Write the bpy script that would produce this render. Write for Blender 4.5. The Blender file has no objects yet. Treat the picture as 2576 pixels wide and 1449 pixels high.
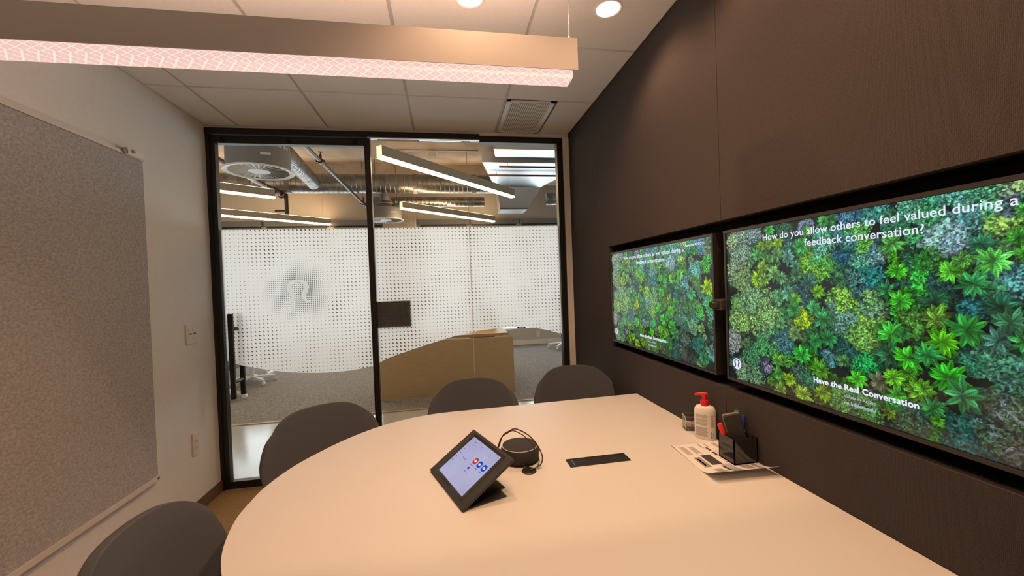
import bpy, bmesh, math, random
import numpy as np
from mathutils import Vector, Matrix

scene = bpy.context.scene
COL = scene.collection
PI = math.pi
random.seed(7)

# ------------------------------------------------------------------ camera
EYE = 1.3545
F_PX, YAW, PITCH, ROLL = 998.9976, 0.1666, -0.0141, -0.0368
fw = Vector((math.sin(YAW) * math.cos(PITCH), math.cos(YAW) * math.cos(PITCH), math.sin(PITCH)))
r0 = Vector((math.cos(YAW), -math.sin(YAW), 0))
u0 = r0.cross(fw)
rt = r0 * math.cos(ROLL) + u0 * math.sin(ROLL)
up = u0 * math.cos(ROLL) - r0 * math.sin(ROLL)
cam_data = bpy.data.cameras.new('camera')
cam_data.sensor_width = 36.0
cam_data.lens = F_PX / 2576 * 36.0
cam_data.clip_start = 0.02
cam = bpy.data.objects.new('camera', cam_data)
COL.objects.link(cam)
cam.matrix_world = Matrix(((rt.x, up.x, -fw.x, 0), (rt.y, up.y, -fw.y, 0), (rt.z, up.z, -fw.z, EYE), (0, 0, 0, 1)))
scene.camera = cam

# ------------------------------------------------------------------ sky and exposure
world = bpy.data.worlds.new('world')
scene.world = world
world.use_nodes = True
bg = world.node_tree.nodes['Background']
bg.inputs[0].default_value = (0.95, 0.97, 1.0, 1)
bg.inputs[1].default_value = 4.1
scene.view_settings.view_transform = 'Standard'
scene.view_settings.look = 'None'
scene.view_settings.exposure = 0.0
scene.view_settings.gamma = 1.0
scene.view_settings.use_curve_mapping = False
scene.cycles.max_bounces = 8
scene.cycles.diffuse_bounces = 4
scene.cycles.glossy_bounces = 3
scene.cycles.transmission_bounces = 4
scene.cycles.transparent_max_bounces = 12
scene.cycles.caustics_reflective = False
scene.cycles.sample_clamp_indirect = 4.0

# lamp strengths (all lamps are built further down, each in its own fixture)
DOWNLIGHT_W = 26.5
DOWNLIGHT_COL = (1.0, 0.56, 0.31)
PENDANT_LENS = 1.39
PENDANT_TOP = 15.0
PENDANT_COL = (1.0, 0.60, 0.42)
OFFICE_STRIP = 37.0
OFFICE_COL = (1.0, 0.70, 0.38)
SCREEN = 1.0

# room dimensions
L, R, D, C = -1.5615, 0.9924, 3.0288, 2.4932
BACK = -.50
TZ = 0.735
OFF_Y, OFF_Z, OFF_L, OFF_R = 8.4, 3.6, -6.2, 4.6

# ------------------------------------------------------------------ helpers
def link(o, parent=None):
    COL.objects.link(o)
    if parent is not None:
        o.parent = parent
    return o

def tag(o, label=None, cat=None, group=None, kind=None):
    if label: o['label'] = label
    if cat: o['category'] = cat
    if group: o['group'] = group
    if kind: o['kind'] = kind
    return o

def thing(name, label, cat, loc=(0, 0, 0), rz=0.0, group=None):
    o = bpy.data.objects.new(name, None)
    o.empty_display_size = 0.05
    link(o)
    o.location = loc
    o.rotation_euler = (0, 0, rz)
    return tag(o, label, cat, group)

def copy_tree(o, parent=None):
    c = o.copy()
    COL.objects.link(c)
    if parent is not None:
        c.parent = parent
    for ch in list(o.children):
        copy_tree(ch, c)
    return c

class MB:
    """collects shapes in one bmesh, linked as ONE mesh object"""
    def __init__(self):
        self.bm = bmesh.new()
        self.smooth = False

    def box(self, a, b, M=None, bev=0.0):
        lo = [min(a[i], b[i]) for i in range(3)]; hi = [max(a[i], b[i]) for i in range(3)]
        vs = []
        for x in (lo[0], hi[0]):
            for y in (lo[1], hi[1]):
                for z in (lo[2], hi[2]):
                    v = Vector((x, y, z))
                    vs.append(self.bm.verts.new(M @ v if M else v))
        fs = [self.bm.faces.new([vs[i] for i in q]) for q in ((0, 1, 3, 2), (4, 6, 7, 5), (0, 4, 5, 1), (2, 3, 7, 6), (0, 2, 6, 4), (1, 5, 7, 3))]
        if bev > 0:
            es = list({e for f in fs for e in f.edges})
            bmesh.ops.bevel(self.bm, geom=es, offset=bev, segments=2, profile=0.5, affect='EDGES')
        return self

    def prism(self, poly, z0, z1, M=None, bev=0.0):
        """polygon in local xy, extruded z0..z1"""
        T = M or Matrix.Identity(4)
        a = [self.bm.verts.new(T @ Vector((p[0], p[1], z0))) for p in poly]
        b = [self.bm.verts.new(T @ Vector((p[0], p[1], z1))) for p in poly]
        n = len(poly)
        f1 = self.bm.faces.new(a[::-1]); f2 = self.bm.faces.new(b)
        for i in range(n):
            self.bm.faces.new((a[i], a[(i + 1) % n], b[(i + 1) % n], b[i]))
        if bev > 0:
            es = list(f1.edges) + list(f2.edges)
            bmesh.ops.bevel(self.bm, geom=es, offset=bev, segments=2, profile=0.5, affect='EDGES')
        return self

    def face(self, pts):
        self.bm.faces.new([self.bm.verts.new(Vector(p)) for p in pts])
        return self

    def lathe(self, prof, segs=32, M=None, sx=1.0, sy=1.0, cap=True):
        """profile of (radius, z) turned about z"""
        T = M or Matrix.Identity(4)
        rings = []
        for (rr, z) in prof:
            if rr < 1e-6:
                rings.append([self.bm.verts.new(T @ Vector((0, 0, z)))])
            else:
                rings.append([self.bm.verts.new(T @ Vector((rr * sx * math.cos(2 * PI * k / segs), rr * sy * math.sin(2 * PI * k / segs), z))) for k in range(segs)])
        for A, B in zip(rings, rings[1:]):
            if len(A) == 1 and len(B) == 1: continue
            for k in range(segs):
                k2 = (k + 1) % segs
                if len(A) == 1: self.bm.faces.new((A[0], B[k], B[k2]))
                elif len(B) == 1: self.bm.faces.new((A[k], A[k2], B[0]))
                else: self.bm.faces.new((A[k], A[k2], B[k2], B[k]))
        if cap:
            if len(rings[0]) > 1: self.bm.faces.new(rings[0][::-1])
            if len(rings[-1]) > 1: self.bm.faces.new(rings[-1])
        self.smooth = True
        return self

    def cyl(self, p, q, rad, segs=16, rad2=None):
        p, q = Vector(p), Vector(q)
        d = q - p
        M = Matrix.Translation(p) @ d.to_track_quat('Z', 'Y').to_matrix().to_4x4()
        return self.lathe([(rad, 0), (rad if rad2 is None else rad2, d.length)], segs, M)

    def tube(self, pts, rad, segs=8, closed=False):
        pts = [Vector(p) for p in pts]
        n = len(pts)
        rings = []
        ref = Vector((0.13, 0.21, 0.97))
        for i, p in enumerate(pts):
            t = (pts[min(i + 1, n - 1)] - pts[max(i - 1, 0)]).normalized()
            a = t.cross(ref).normalized(); b = t.cross(a)
            rd = rad[i] if isinstance(rad, (list, tuple)) else rad
            rings.append([self.bm.verts.new(p + (a * math.cos(2 * PI * k / segs) + b * math.sin(2 * PI * k / segs)) * rd) for k in range(segs)])
        for A, B in zip(rings, rings[1:]):
            for k in range(segs):
                self.bm.faces.new((A[k], A[(k + 1) % segs], B[(k + 1) % segs], B[k]))
        self.bm.faces.new(rings[0][::-1]); self.bm.faces.new(rings[-1])
        self.smooth = True
        return self

    def build(self, name, m, parent=None, smooth=None, fixn=True):
        if fixn:
            bmesh.ops.recalc_face_normals(self.bm, faces=self.bm.faces)
        me = bpy.data.meshes.new(name)
        self.bm.to_mesh(me)
        self.bm.free()
        if m is not None: me.materials.append(m)
        o = bpy.data.objects.new(name, me)
        link(o, parent)
        if self.smooth if smooth is None else smooth:
            me.polygons.foreach_set('use_smooth', [True] * len(me.polygons))
            me.set_sharp_from_angle(angle=math.radians(40))
        return o

def struct(name, mb, m, parent=None):
    o = mb.build(name, m, parent)
    if parent is None: o['kind'] = 'structure'
    return o

def spline(pts, n=10):
    """Catmull-Rom through points"""
    P = [Vector(p) for p in pts]
    P = [P[0] * 2 - P[1]] + P + [P[-1] * 2 - P[-2]]
    out = []
    for i in range(1, len(P) - 2):
        for k in range(n):
            t = k / n
            a, b, c, d = P[i - 1], P[i], P[i + 1], P[i + 2]
            out.append(0.5 * ((2 * b) + (c - a) * t + (2 * a - 5 * b + 4 * c - d) * t * t + (3 * b - a - 3 * c + d) * t ** 3))
    out.append(P[-2])
    return out

def rrect(w, h, rad, n=6):
    """rounded rectangle polygon centred at 0"""
    pts = []
    for cx, cy, a0 in ((w / 2 - rad, h / 2 - rad, 0), (-w / 2 + rad, h / 2 - rad, 90), (-w / 2 + rad, -h / 2 + rad, 180), (w / 2 - rad, -h / 2 + rad, 270)):
        for k in range(n + 1):
            a = math.radians(a0 + 90 * k / n)
            pts.append((cx + rad * math.cos(a), cy + rad * math.sin(a)))
    return pts

def text(name, body, size, M, m, parent=None, align='CENTER', bold=0.0, space=1.0, depth=0.0002):
    cu = bpy.data.curves.new(name, 'FONT')
    cu.body = body; cu.size = size; cu.align_x = align; cu.align_y = 'BOTTOM_BASELINE' if False else 'CENTER'
    cu.offset = bold; cu.space_character = space; cu.extrude = depth; cu.resolution_u = 4
    tmp = bpy.data.objects.new(name + '_tmp', cu)
    COL.objects.link(tmp)
    me = bpy.data.meshes.new_from_object(tmp.evaluated_get(bpy.context.evaluated_depsgraph_get()))
    bpy.data.objects.remove(tmp); bpy.data.curves.remove(cu)
    me.transform(M)
    me.materials.clear(); me.materials.append(m)
    me.name = name
    return link(bpy.data.objects.new(name, me), parent)

# ------------------------------------------------------------------ materials
def mat(name, col, rough=0.6, metal=0.0, spec=0.5, emit=None, estr=0.0, alpha=1.0):
    m = bpy.data.materials.new(name)
    m.use_nodes = True
    b = m.node_tree.nodes['Principled BSDF']
    b.inputs['Base Color'].default_value = (*col, 1)
    b.inputs['Roughness'].default_value = rough
    b.inputs['Metallic'].default_value = metal
    b.inputs['Specular IOR Level'].default_value = spec
    if emit:
        b.inputs['Emission Color'].default_value = (*emit, 1)
        b.inputs['Emission Strength'].default_value = estr
    return m

def N(m, t, **k):
    n = m.node_tree.nodes.new(t)
    for a, v in k.items(): setattr(n, a, v)
    return n

def lk(m, a, b): m.node_tree.links.new(a, b)

def speckle(name, c1, c2, scale, rough=0.9, detail=3.0, bump=0.0, pos=(0.35, 0.65), stretch=None, spec=0.3, c3=None):
    """base colour mottled by noise in object coordinates, with optional bump"""
    m = mat(name, c1, rough, spec=spec)
    b = m.node_tree.nodes['Principled BSDF']
    tc = N(m, 'ShaderNodeTexCoord')
    mp = N(m, 'ShaderNodeMapping')
    if stretch: mp.inputs['Scale'].default_value = stretch
    nz = N(m, 'ShaderNodeTexNoise')
    nz.inputs['Scale'].default_value = scale; nz.inputs['Detail'].default_value = detail
    rp = N(m, 'ShaderNodeValToRGB')
    rp.color_ramp.elements[0].position = pos[0]; rp.color_ramp.elements[0].color = (*c1, 1)
    rp.color_ramp.elements[1].position = pos[1]; rp.color_ramp.elements[1].color = (*c2, 1)
    if c3:
        e = rp.color_ramp.elements.new(0.5); e.color = (*c3, 1)
    lk(m, tc.outputs['Object'], mp.inputs['Vector']); lk(m, mp.outputs[0], nz.inputs['Vector'])
    lk(m, nz.outputs['Fac'], rp.inputs[0]); lk(m, rp.outputs[0], b.inputs['Base Color'])
    if bump:
        bp = N(m, 'ShaderNodeBump')
        bp.inputs['Strength'].default_value = bump; bp.inputs['Distance'].default_value = 0.002
        lk(m, nz.outputs['Fac'], bp.inputs['Height']); lk(m, bp.outputs[0], b.inputs['Normal'])
    return m

def glass_mat(name, tint=(1, 1, 1), gloss=0.06, rough=0.0):
    m = bpy.data.materials.new(name); m.use_nodes = True
    nt = m.node_tree; nt.nodes.remove(nt.nodes['Principled BSDF'])
    out = nt.nodes['Material Output']
    tr = N(m, 'ShaderNodeBsdfTransparent'); tr.inputs[0].default_value = (*tint, 1)
    gl = N(m, 'ShaderNodeBsdfGlossy'); gl.inputs['Roughness'].default_value = rough
    fr = N(m, 'ShaderNodeLayerWeight'); fr.inputs[0].default_value = gloss * 3
    mu = N(m, 'ShaderNodeMath', operation='MULTIPLY'); mu.inputs[1].default_value = 0.55
    mx = N(m, 'ShaderNodeMixShader')
    lk(m, fr.outputs['Fresnel'], mu.inputs[0]); lk(m, mu.outputs[0], mx.inputs[0])
    lk(m, tr.outputs[0], mx.inputs[1]); lk(m, gl.outputs[0], mx.inputs[2]); lk(m, mx.outputs[0], out.inputs[0])
    return m

M = {}
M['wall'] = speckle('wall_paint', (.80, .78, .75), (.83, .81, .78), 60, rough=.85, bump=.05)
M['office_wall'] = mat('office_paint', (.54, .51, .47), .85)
M['pendant'] = mat('pendant_enamel', (.44, .425, .42), .55, spec=.3)
M['tile'] = speckle('ceiling_tile', (.82, .81, .78), (.87, .86, .83), 220, rough=.95, bump=.1)
M['grid'] = mat('ceiling_grid_metal', (.60, .58, .55), .5)
M['white'] = mat('white_enamel', (.80, .79, .77), .45)
M['black'] = mat('black_metal', (.012, .011, .010), .42, spec=.4)
M['blackm'] = mat('matte_black', (.010, .009, .008), .75, spec=.25)
M['felt'] = speckle('grey_felt', (.37, .355, .35), (.54, .525, .515), 85, rough=1.0, detail=8, bump=.35, pos=(.34, .68), stretch=(1, 1, 1.4), spec=.1)
M['chair'] = speckle('chair_fabric', (.085, .093, .108), (.110, .119, .136), 900, rough=.95, bump=.1, spec=.15)
M['laminate'] = mat('white_laminate', (.72, .71, .69), .42, spec=.35)
M['edge'] = mat('table_edge', (.72, .70, .68), .5)
M['alu'] = mat('brushed_aluminium', (.62, .62, .62), .35, 1.0)
M['galv'] = speckle('galvanised_steel', (.20, .195, .185), (.32, .31, .30), 9, rough=.38, spec=.5)
M['galv'].node_tree.nodes['Principled BSDF'].inputs['Metallic'].default_value = 1.0
M['galvb'] = mat('bright_duct', (.52, .54, .56), .38, 1.0)
M['striph'] = mat('pendant_housing_beige', (.36, .33, .28), .5)
M['pipe'] = mat('sprinkler_pipe', (.06, .05, .05), .4, .6)
M['pipered'] = mat('sprinkler_fitting', (.10, .035, .025), .45, .4)
M['drum'] = mat('diffuser_drum', (.19, .185, .18), .5)
M['concrete'] = speckle('concrete', (.46, .39, .31), (.66, .57, .47), 2.2, rough=.9, detail=9, bump=.2)
M['polished'] = speckle('polished_concrete', (.40, .39, .37), (.52, .51, .49), 1.6, rough=.16, detail=9, spec=.6)
M['carpet_office'] = speckle('office_carpet', (.11, .10, .095), (.36, .34, .325), 85, rough=1.0, detail=6, bump=.4, pos=(.36, .64), spec=.1, stretch=(1, 1.8, 1))
M['carpet_room'] = speckle('room_carpet', (.24, .155, .075), (.40, .27, .14), 160, rough=1.0, detail=6, bump=.4, spec=.1)
M['strip'] = mat('threshold_strip', (.42, .33, .24), .5)
M['basewood'] = mat('brown_rubber_base', (.16, .10, .06), .6)
M['glass'] = glass_mat('clear_glass', (.97, .98, .97), .05)
M['winglass'] = glass_mat('window_glass', (.9, .95, .97), .05)
M['acrylic'] = glass_mat('clear_acrylic', (.93, .92, .90), .12, .03)
M['wood'] = speckle('desk_wood', (.42, .27, .13), (.50, .33, .17), 5, rough=.5, detail=6, stretch=(1, 9, 9))
M['woodpanel'] = speckle('desk_panel_wood', (.50, .35, .19), (.55, .39, .22), 8, rough=.55, detail=5, stretch=(1, 1, 14))
M['plastic'] = mat('black_plastic', (.016, .015, .015), .45)
M['case'] = mat('tablet_case', (.035, .032, .030), .5)
M['mesh'] = speckle('speaker_fabric', (.030, .029, .029), (.055, .052, .050), 1500, rough=.8)
M['ring'] = mat('pale_ring', (.62, .62, .64), .35)
M['cord'] = mat('cord_rubber', (.05, .042, .04), .5)
M['red'] = mat('red_plastic', (.62, .012, .016), .35)
M['redm'] = mat('red_marker', (.80, .03, .03), .4)
M['green'] = mat('green_marker', (.01, .20, .07), .4)
M['blue'] = mat('blue_marker', (.012, .03, .22), .4)
M['bottle'] = mat('bottle_white', (.80, .77, .72), .4)
M['ink'] = mat('grey_ink', (.30, .28, .26), .7)
M['inkpink'] = mat('pink_ink', (.62, .40, .33), .7)
M['inkdark'] = mat('dark_ink', (.055, .05, .055), .7)
M['paper'] = mat('white_paper', (.82, .80, .79), .8)
M['smoke'] = mat('smoked_acrylic', (.022, .021, .020), .09, spec=.7)
M['eraser'] = speckle('eraser_felt', (.035, .033, .032), (.06, .056, .054), 500, rough=1, spec=.1)
M['erasergrip'] = mat('eraser_grip', (.20, .17, .15), .8)
M['clips'] = mat('clip_wire', (.75, .70, .72), .4, .5)
M['bezel'] = mat('screen_bezel', (.026, .024, .023), .38)
M['plate'] = mat('switch_plate', (.74, .70, .66), .4)
M['railwhite'] = mat('panel_rail', (.72, .67, .62), .4)

def emis(name, col, s):
    m = bpy.data.materials.new(name); m.use_nodes = True
    nt = m.node_tree; nt.nodes.remove(nt.nodes['Principled BSDF'])
    e = N(m, 'ShaderNodeEmission'); e.inputs[0].default_value = (*col, 1); e.inputs[1].default_value = s
    lk(m, e.outputs[0], nt.nodes['Material Output'].inputs[0])
    return m

M['strip_up'] = emis('led_uplight', (1.0, .60, .30), OFFICE_STRIP * 1.0)
M['strip_led'] = emis('led_strip', OFFICE_COL, OFFICE_STRIP)
M['lamp'] = emis('downlight_lamp', (1.0, .80, .55), 9.0)
M['pend_top'] = emis('pendant_uplight', PENDANT_COL, PENDANT_TOP)
M['txt'] = emis('screen_text', (.80, .84, 1.0), 1.0)
M['txtdim'] = emis('screen_text_dim', (.42, .47, .55), 1.0)
M['logo_dark'] = emis('screen_logo_dark', (.03, .04, .07), 1.0)

# right wall: woven acoustic fabric
def fabric_wall():
    m = mat('acoustic_fabric', (.14, .13, .13), 1.0, spec=.08)
    b = m.node_tree.nodes['Principled BSDF']
    tc = N(m, 'ShaderNodeTexCoord')
    hs = []
    for axis in ('Y', 'Z'):
        wv = N(m, 'ShaderNodeTexWave', wave_type='BANDS', bands_direction=axis)
        wv.inputs['Scale'].default_value = 120 if axis == 'Y' else 105
        wv.inputs['Distortion'].default_value = 2.5; wv.inputs['Detail'].default_value = 2
        wv.inputs['Detail Scale'].default_value = 3
        lk(m, tc.outputs['Object'], wv.inputs['Vector']); hs.append(wv)
    nz = N(m, 'ShaderNodeTexNoise'); nz.inputs['Scale'].default_value = 260; nz.inputs['Detail'].default_value = 3
    lk(m, tc.outputs['Object'], nz.inputs['Vector'])
    mx = N(m, 'ShaderNodeMath', operation='MULTIPLY')
    lk(m, hs[0].outputs['Fac'], mx.inputs[0]); lk(m, hs[1].outputs['Fac'], mx.inputs[1])
    ad = N(m, 'ShaderNodeMath', operation='ADD'); lk(m, mx.outputs[0], ad.inputs[0]); lk(m, nz.outputs['Fac'], ad.inputs[1])
    rp = N(m, 'ShaderNodeValToRGB')
    rp.color_ramp.elements[0].position = .35; rp.color_ramp.elements[0].color = (.044, .039, .039, 1)
    rp.color_ramp.elements[1].position = 1.0; rp.color_ramp.elements[1].color = (.078, .068, .066, 1)
    lk(m, ad.outputs[0], rp.inputs[0]); lk(m, rp.outputs[0], b.inputs['Base Color'])
    bp = N(m, 'ShaderNodeBump'); bp.inputs['Strength'].default_value = .2; bp.inputs['Distance'].default_value = .0012
    lk(m, ad.outputs[0], bp.inputs['Height']); lk(m, bp.outputs[0], b.inputs['Normal'])
    return m
M['fabric'] = fabric_wall()

# frosted film: rough transmission with a grid of clear dots; dots shrink and swell in waves,
# and crowd to half the spacing around the emblem
LOGO = (-1.031, 1.345)
def film_mat(name, dots=True):
    m = bpy.data.materials.new(name); m.use_nodes = True
    nt = m.node_tree; nt.nodes.remove(nt.nodes['Principled BSDF'])
    out = nt.nodes['Material Output']
    rf = N(m, 'ShaderNodeBsdfRefraction', distribution='GGX')
    rf.inputs['Color'].default_value = (.93, .94, .95, 1); rf.inputs['Roughness'].default_value = .60; rf.inputs['IOR'].default_value = 1.22
    tl = N(m, 'ShaderNodeBsdfTranslucent'); tl.inputs[0].default_value = (.87, .90, .95, 1)
    df = N(m, 'ShaderNodeBsdfDiffuse'); df.inputs[0].default_value = (.86, .87, .88, 1)
    m1 = N(m, 'ShaderNodeMixShader'); m1.inputs[0].default_value = .93
    lk(m, rf.outputs[0], m1.inputs[1]); lk(m, tl.outputs[0], m1.inputs[2])
    m2 = N(m, 'ShaderNodeMixShader'); m2.inputs[0].default_value = .11
    lk(m, m1.outputs[0], m2.inputs[1]); lk(m, df.outputs[0], m2.inputs[2])
    if not dots:
        m2.inputs[0].default_value = .30
        lk(m, m2.outputs[0], out.inputs[0]); return m
    def MT(op, a, b=None, c=None):
        n = N(m, 'ShaderNodeMath', operation=op)
        for i, v in enumerate((a, b, c)):
            if v is None: continue
            if isinstance(v, (int, float)): n.inputs[i].default_value = v
            else: lk(m, v, n.inputs[i])
        return n.outputs[0]
    tc = N(m, 'ShaderNodeTexCoord')
    sp = N(m, 'ShaderNodeSeparateXYZ'); lk(m, tc.outputs['Object'], sp.inputs[0])
    X, Z = sp.outputs[0], sp.outputs[2]
    def grid(s, rx, ry):
        gx = MT('SUBTRACT', MT('FRACT', MT('DIVIDE', X, s)), .5)
        gz = MT('SUBTRACT', MT('FRACT', MT('DIVIDE', Z, s)), .5)
        a = MT('MULTIPLY', MT('SUBTRACT', gx, gz), .7071 * s / rx)     # along the slanted long axis
        b = MT('MULTIPLY', MT('ADD', gx, gz), .7071 * s / ry)
        return MT('SQRT', MT('ADD', MT('MULTIPLY', a, a), MT('MULTIPLY', b, b)))
    dx = MT('SUBTRACT', X, LOGO[0]); dz = MT('SUBTRACT', Z, LOGO[1])
    rr = MT('SQRT', MT('ADD', MT('MULTIPLY', dx, dx), MT('MULTIPLY', dz, dz)))
    nz = N(m, 'ShaderNodeTexNoise'); nz.inputs['Scale'].default_value = 3.2; nz.inputs['Detail'].default_value = 1.0
    lk(m, tc.outputs['Object'], nz.inputs['Vector'])
    mr = N(m, 'ShaderNodeMapRange'); mr.inputs[1].default_value = .33; mr.inputs[2].default_value = .62
    mr.inputs[3].default_value = .62; mr.inputs[4].default_value = 1.15
    lk(m, nz.outputs['Fac'], mr.inputs[0])
    ra = N(m, 'ShaderNodeMapRange', interpolation_type='SMOOTHSTEP'); ra.inputs[1].default_value = .17; ra.inputs[2].default_value = .30
    lk(m, rr, ra.inputs[0])
    s1 = MT('MULTIPLY', mr.outputs[0], MT('ADD', MT('MULTIPLY', ra.outputs[0], .6), .4))
    rb = N(m, 'ShaderNodeMapRange', interpolation_type='SMOOTHSTEP'); rb.inputs[1].default_value = .08; rb.inputs[2].default_value = .30
    rb.inputs[3].default_value = 1.0; rb.inputs[4].default_value = 0.0
    lk(m, rr, rb.inputs[0])
    d1 = MT('LESS_THAN', grid(.0272, .0062, .0036), s1)
    d2 = MT('LESS_THAN', grid(.0136, .0057, .0044), rb.outputs[0])
    hole = MT('MAXIMUM', d1, d2)
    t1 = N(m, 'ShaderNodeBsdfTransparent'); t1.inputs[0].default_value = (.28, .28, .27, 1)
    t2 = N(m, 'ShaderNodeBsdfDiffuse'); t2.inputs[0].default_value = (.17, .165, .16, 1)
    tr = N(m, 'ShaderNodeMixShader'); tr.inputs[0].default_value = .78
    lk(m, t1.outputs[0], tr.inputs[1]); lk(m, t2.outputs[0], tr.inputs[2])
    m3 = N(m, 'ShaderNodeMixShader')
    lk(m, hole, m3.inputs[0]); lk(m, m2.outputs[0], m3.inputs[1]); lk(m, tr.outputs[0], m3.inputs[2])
    lk(m, m3.outputs[0], out.inputs[0])
    return m
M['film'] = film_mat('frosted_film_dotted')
M['filmsolid'] = film_mat('frosted_film_solid', False)

# pendant lens: prismatic acrylic lit from inside, crossed ribs
def lens_mat():
    m = mat('prismatic_lens', (.34, .30, .29), .35)
    b = m.node_tree.nodes['Principled BSDF']
    tc = N(m, 'ShaderNodeTexCoord'); sp = N(m, 'ShaderNodeSeparateXYZ'); lk(m, tc.outputs['Object'], sp.inputs[0])
    def MT(op, a, b_):
        n = N(m, 'ShaderNodeMath', operation=op)
        for i, v in enumerate((a, b_)):
            if isinstance(v, (int, float)): n.inputs[i].default_value = v
            else: lk(m, v, n.inputs[i])
        return n.outputs[0]
    q = MT('ADD', MT('MULTIPLY', sp.outputs[1], .8), MT('MULTIPLY', sp.outputs[2], 2.2))
    ds = []
    for op in ('ADD', 'SUBTRACT'):
        fr = MT('FRACT', MT('DIVIDE', MT(op, sp.outputs[0], q), .040), 0)
        ds.append(MT('ABSOLUTE', MT('SUBTRACT', fr, .5), 0))
    near = MT('MINIMUM', ds[0], ds[1])
    rp = N(m, 'ShaderNodeValToRGB')
    rp.color_ramp.elements[0].position = .03; rp.color_ramp.elements[0].color = (1.06, .79, .70, 1)
    rp.color_ramp.elements[1].position = .12; rp.color_ramp.elements[1].color = (.76, .51, .455, 1)
    e = rp.color_ramp.elements.new(.45); e.color = (.83, .57, .51, 1)
    lk(m, near, rp.inputs[0]); lk(m, rp.outputs[0], b.inputs['Emission Color'])
    b.inputs['Emission Strength'].default_value = PENDANT_LENS * .72
    return m
M['lens'] = lens_mat()

# ================================================================== THE ROOM
# floors
struct('floor', MB().box((L - .1, BACK - .1, -.1), (1.25, D - .03, 0)), M['carpet_room'])
struct('floor_corridor', MB().box((OFF_L - .1, D - .03, -.1), (OFF_R + .1, 4.44, 0)), M['polished'])
struct('floor_office', MB().box((OFF_L - .1, 4.44, -.1), (OFF_R + .1, OFF_Y + .1, .004)), M['carpet_office'])
struct('trim_1', MB().box((OFF_L, 4.425, 0), (OFF_R, 4.455, .010)), M['strip'])

# left wall with brown base
struct('wall_left', MB().box((L - .12, BACK - .1, 0), (L, D + .03, C + .4)), M['wall'])
struct('baseboard_left', MB().box((L, BACK, 0), (L + .008, D - .03, .075)), M['basewood'])
struct('wall_back', MB().box((L - .12, BACK - .12, 0), (1.25, BACK, C + .4)), M['wall'])

# right wall: fabric panels around a recess that holds the two screens
RZ0, RZ1, RY0, RY1, RD = .942, 1.551, .30, 2.290, .11
w = MB()
SEAM = [BACK - .1, .37, 1.293, 2.440, D + .06]
for a, b in zip(SEAM, SEAM[1:]):
    g = .0012
    def pan(y0, y1, z0, z1):
        w.box((R, y0 + g, z0), (R + .03, y1 - g, z1))
    ya, yb = max(a, RY0), min(b, RY1)
    if yb > ya:
        pan(a, b, 0, RZ0); pan(a, b, RZ1, C + .02)
        if a < RY0: pan(a, RY0 + g, RZ0, RZ1)
        if b > RY1: pan(RY1 - g, b, RZ0, RZ1)
    else:
        pan(a, b, 0, C + .02)
struct('wall_right', w, M['fabric'])
w = MB()
w.box((R + .03, BACK - .1, 0), (1.25, RY0, C + .4)); w.box((R + .03, RY1, 0), (1.25, D + .06, C + .4))
w.box((R + .03, RY0, 0), (1.25, RY1, RZ0)); w.box((R + .03, RY0, RZ1), (1.25, RY1, C + .4))
w.box((R + RD, RY0, RZ0), (1.25, RY1, RZ1))
struct('wall_recess', w, M['blackm'])

# ceiling: lay-in tiles with a gap showing the grid
XS = [L, -1.355, -.77, -.18, .415, R]
YS = [D - .02, 2.452, 1.881, 1.310, .739, .168, -.403, BACK]
VENT = (.428, .742)      # the vent takes this width of its tile
DL = [(.14, 1.60), (.723, 1.595), (.14, 1.075), (.73, 1.075), (.14, .50), (.73, .50)]
HOLE = .052
ce = MB()
G = .008
def tile(x0, x1, y0, y1, hole=None):
    z0, z1 = C, C + .016
    if hole is None:
        ce.box((x0 + G, y0 + G, z0), (x1 - G, y1 - G, z1)); return
    bm = ce.bm
    a = [bm.verts.new((x, y, z0)) for x, y in ((x0 + G, y0 + G), (x1 - G, y0 + G), (x1 - G, y1 - G), (x0 + G, y1 - G))]
    b = [bm.verts.new((v.co.x, v.co.y, z1)) for v in a]
    es = [bm.edges.new((a[i], a[(i + 1) % 4])) for i in range(4)]
    for i in range(4): bm.faces.new((a[i], b[i], b[(i + 1) % 4], a[(i + 1) % 4]))
    for (hx, hy) in hole:
        c = [bm.verts.new((hx + HOLE * math.cos(2 * PI * k / 32), hy + HOLE * math.sin(2 * PI * k / 32), z0)) for k in range(32)]
        es += [bm.edges.new((c[k], c[(k + 1) % 32])) for k in range(32)]
    bmesh.ops.triangle_fill(bm, use_beauty=True, edges=es)
for x0, x1 in zip(XS, XS[1:]):
    for y1, y0 in zip(YS, YS[1:]):
        if abs(x0 - .415) < 1e-6 and abs(y0 - 2.452) < 1e-6:
            tile(VENT[1] + .008, x1, y0, y1); continue
        h = [d for d in DL if x0 < d[0] < x1 and y0 < d[1] < y1]
        tile(x0, x1, y0, y1, h or None)
ceiling = ce.build('ceiling', M['tile'], fixn=False); ceiling['kind'] = 'structure'
g = MB()
for x in XS[1:-1]: g.box((x - .012, BACK, C + .008), (x + .012, D - .02, C + .03))
for y in YS[1:-1]: g.box((L, y - .012, C + .0085), (R, y + .012, C + .0305))
g.box((L, BACK, C + .006), (L + .018, D, C + .02)); g.box((R - .018, BACK, C + .006), (R, D, C + .02))
g.build('ceiling_grid', M['grid'], ceiling)
struct('ceiling_slab', MB().box((L - .12, BACK - .12, C + .30), (1.25, D + .06, C + .40)), M['wall'])

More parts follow.
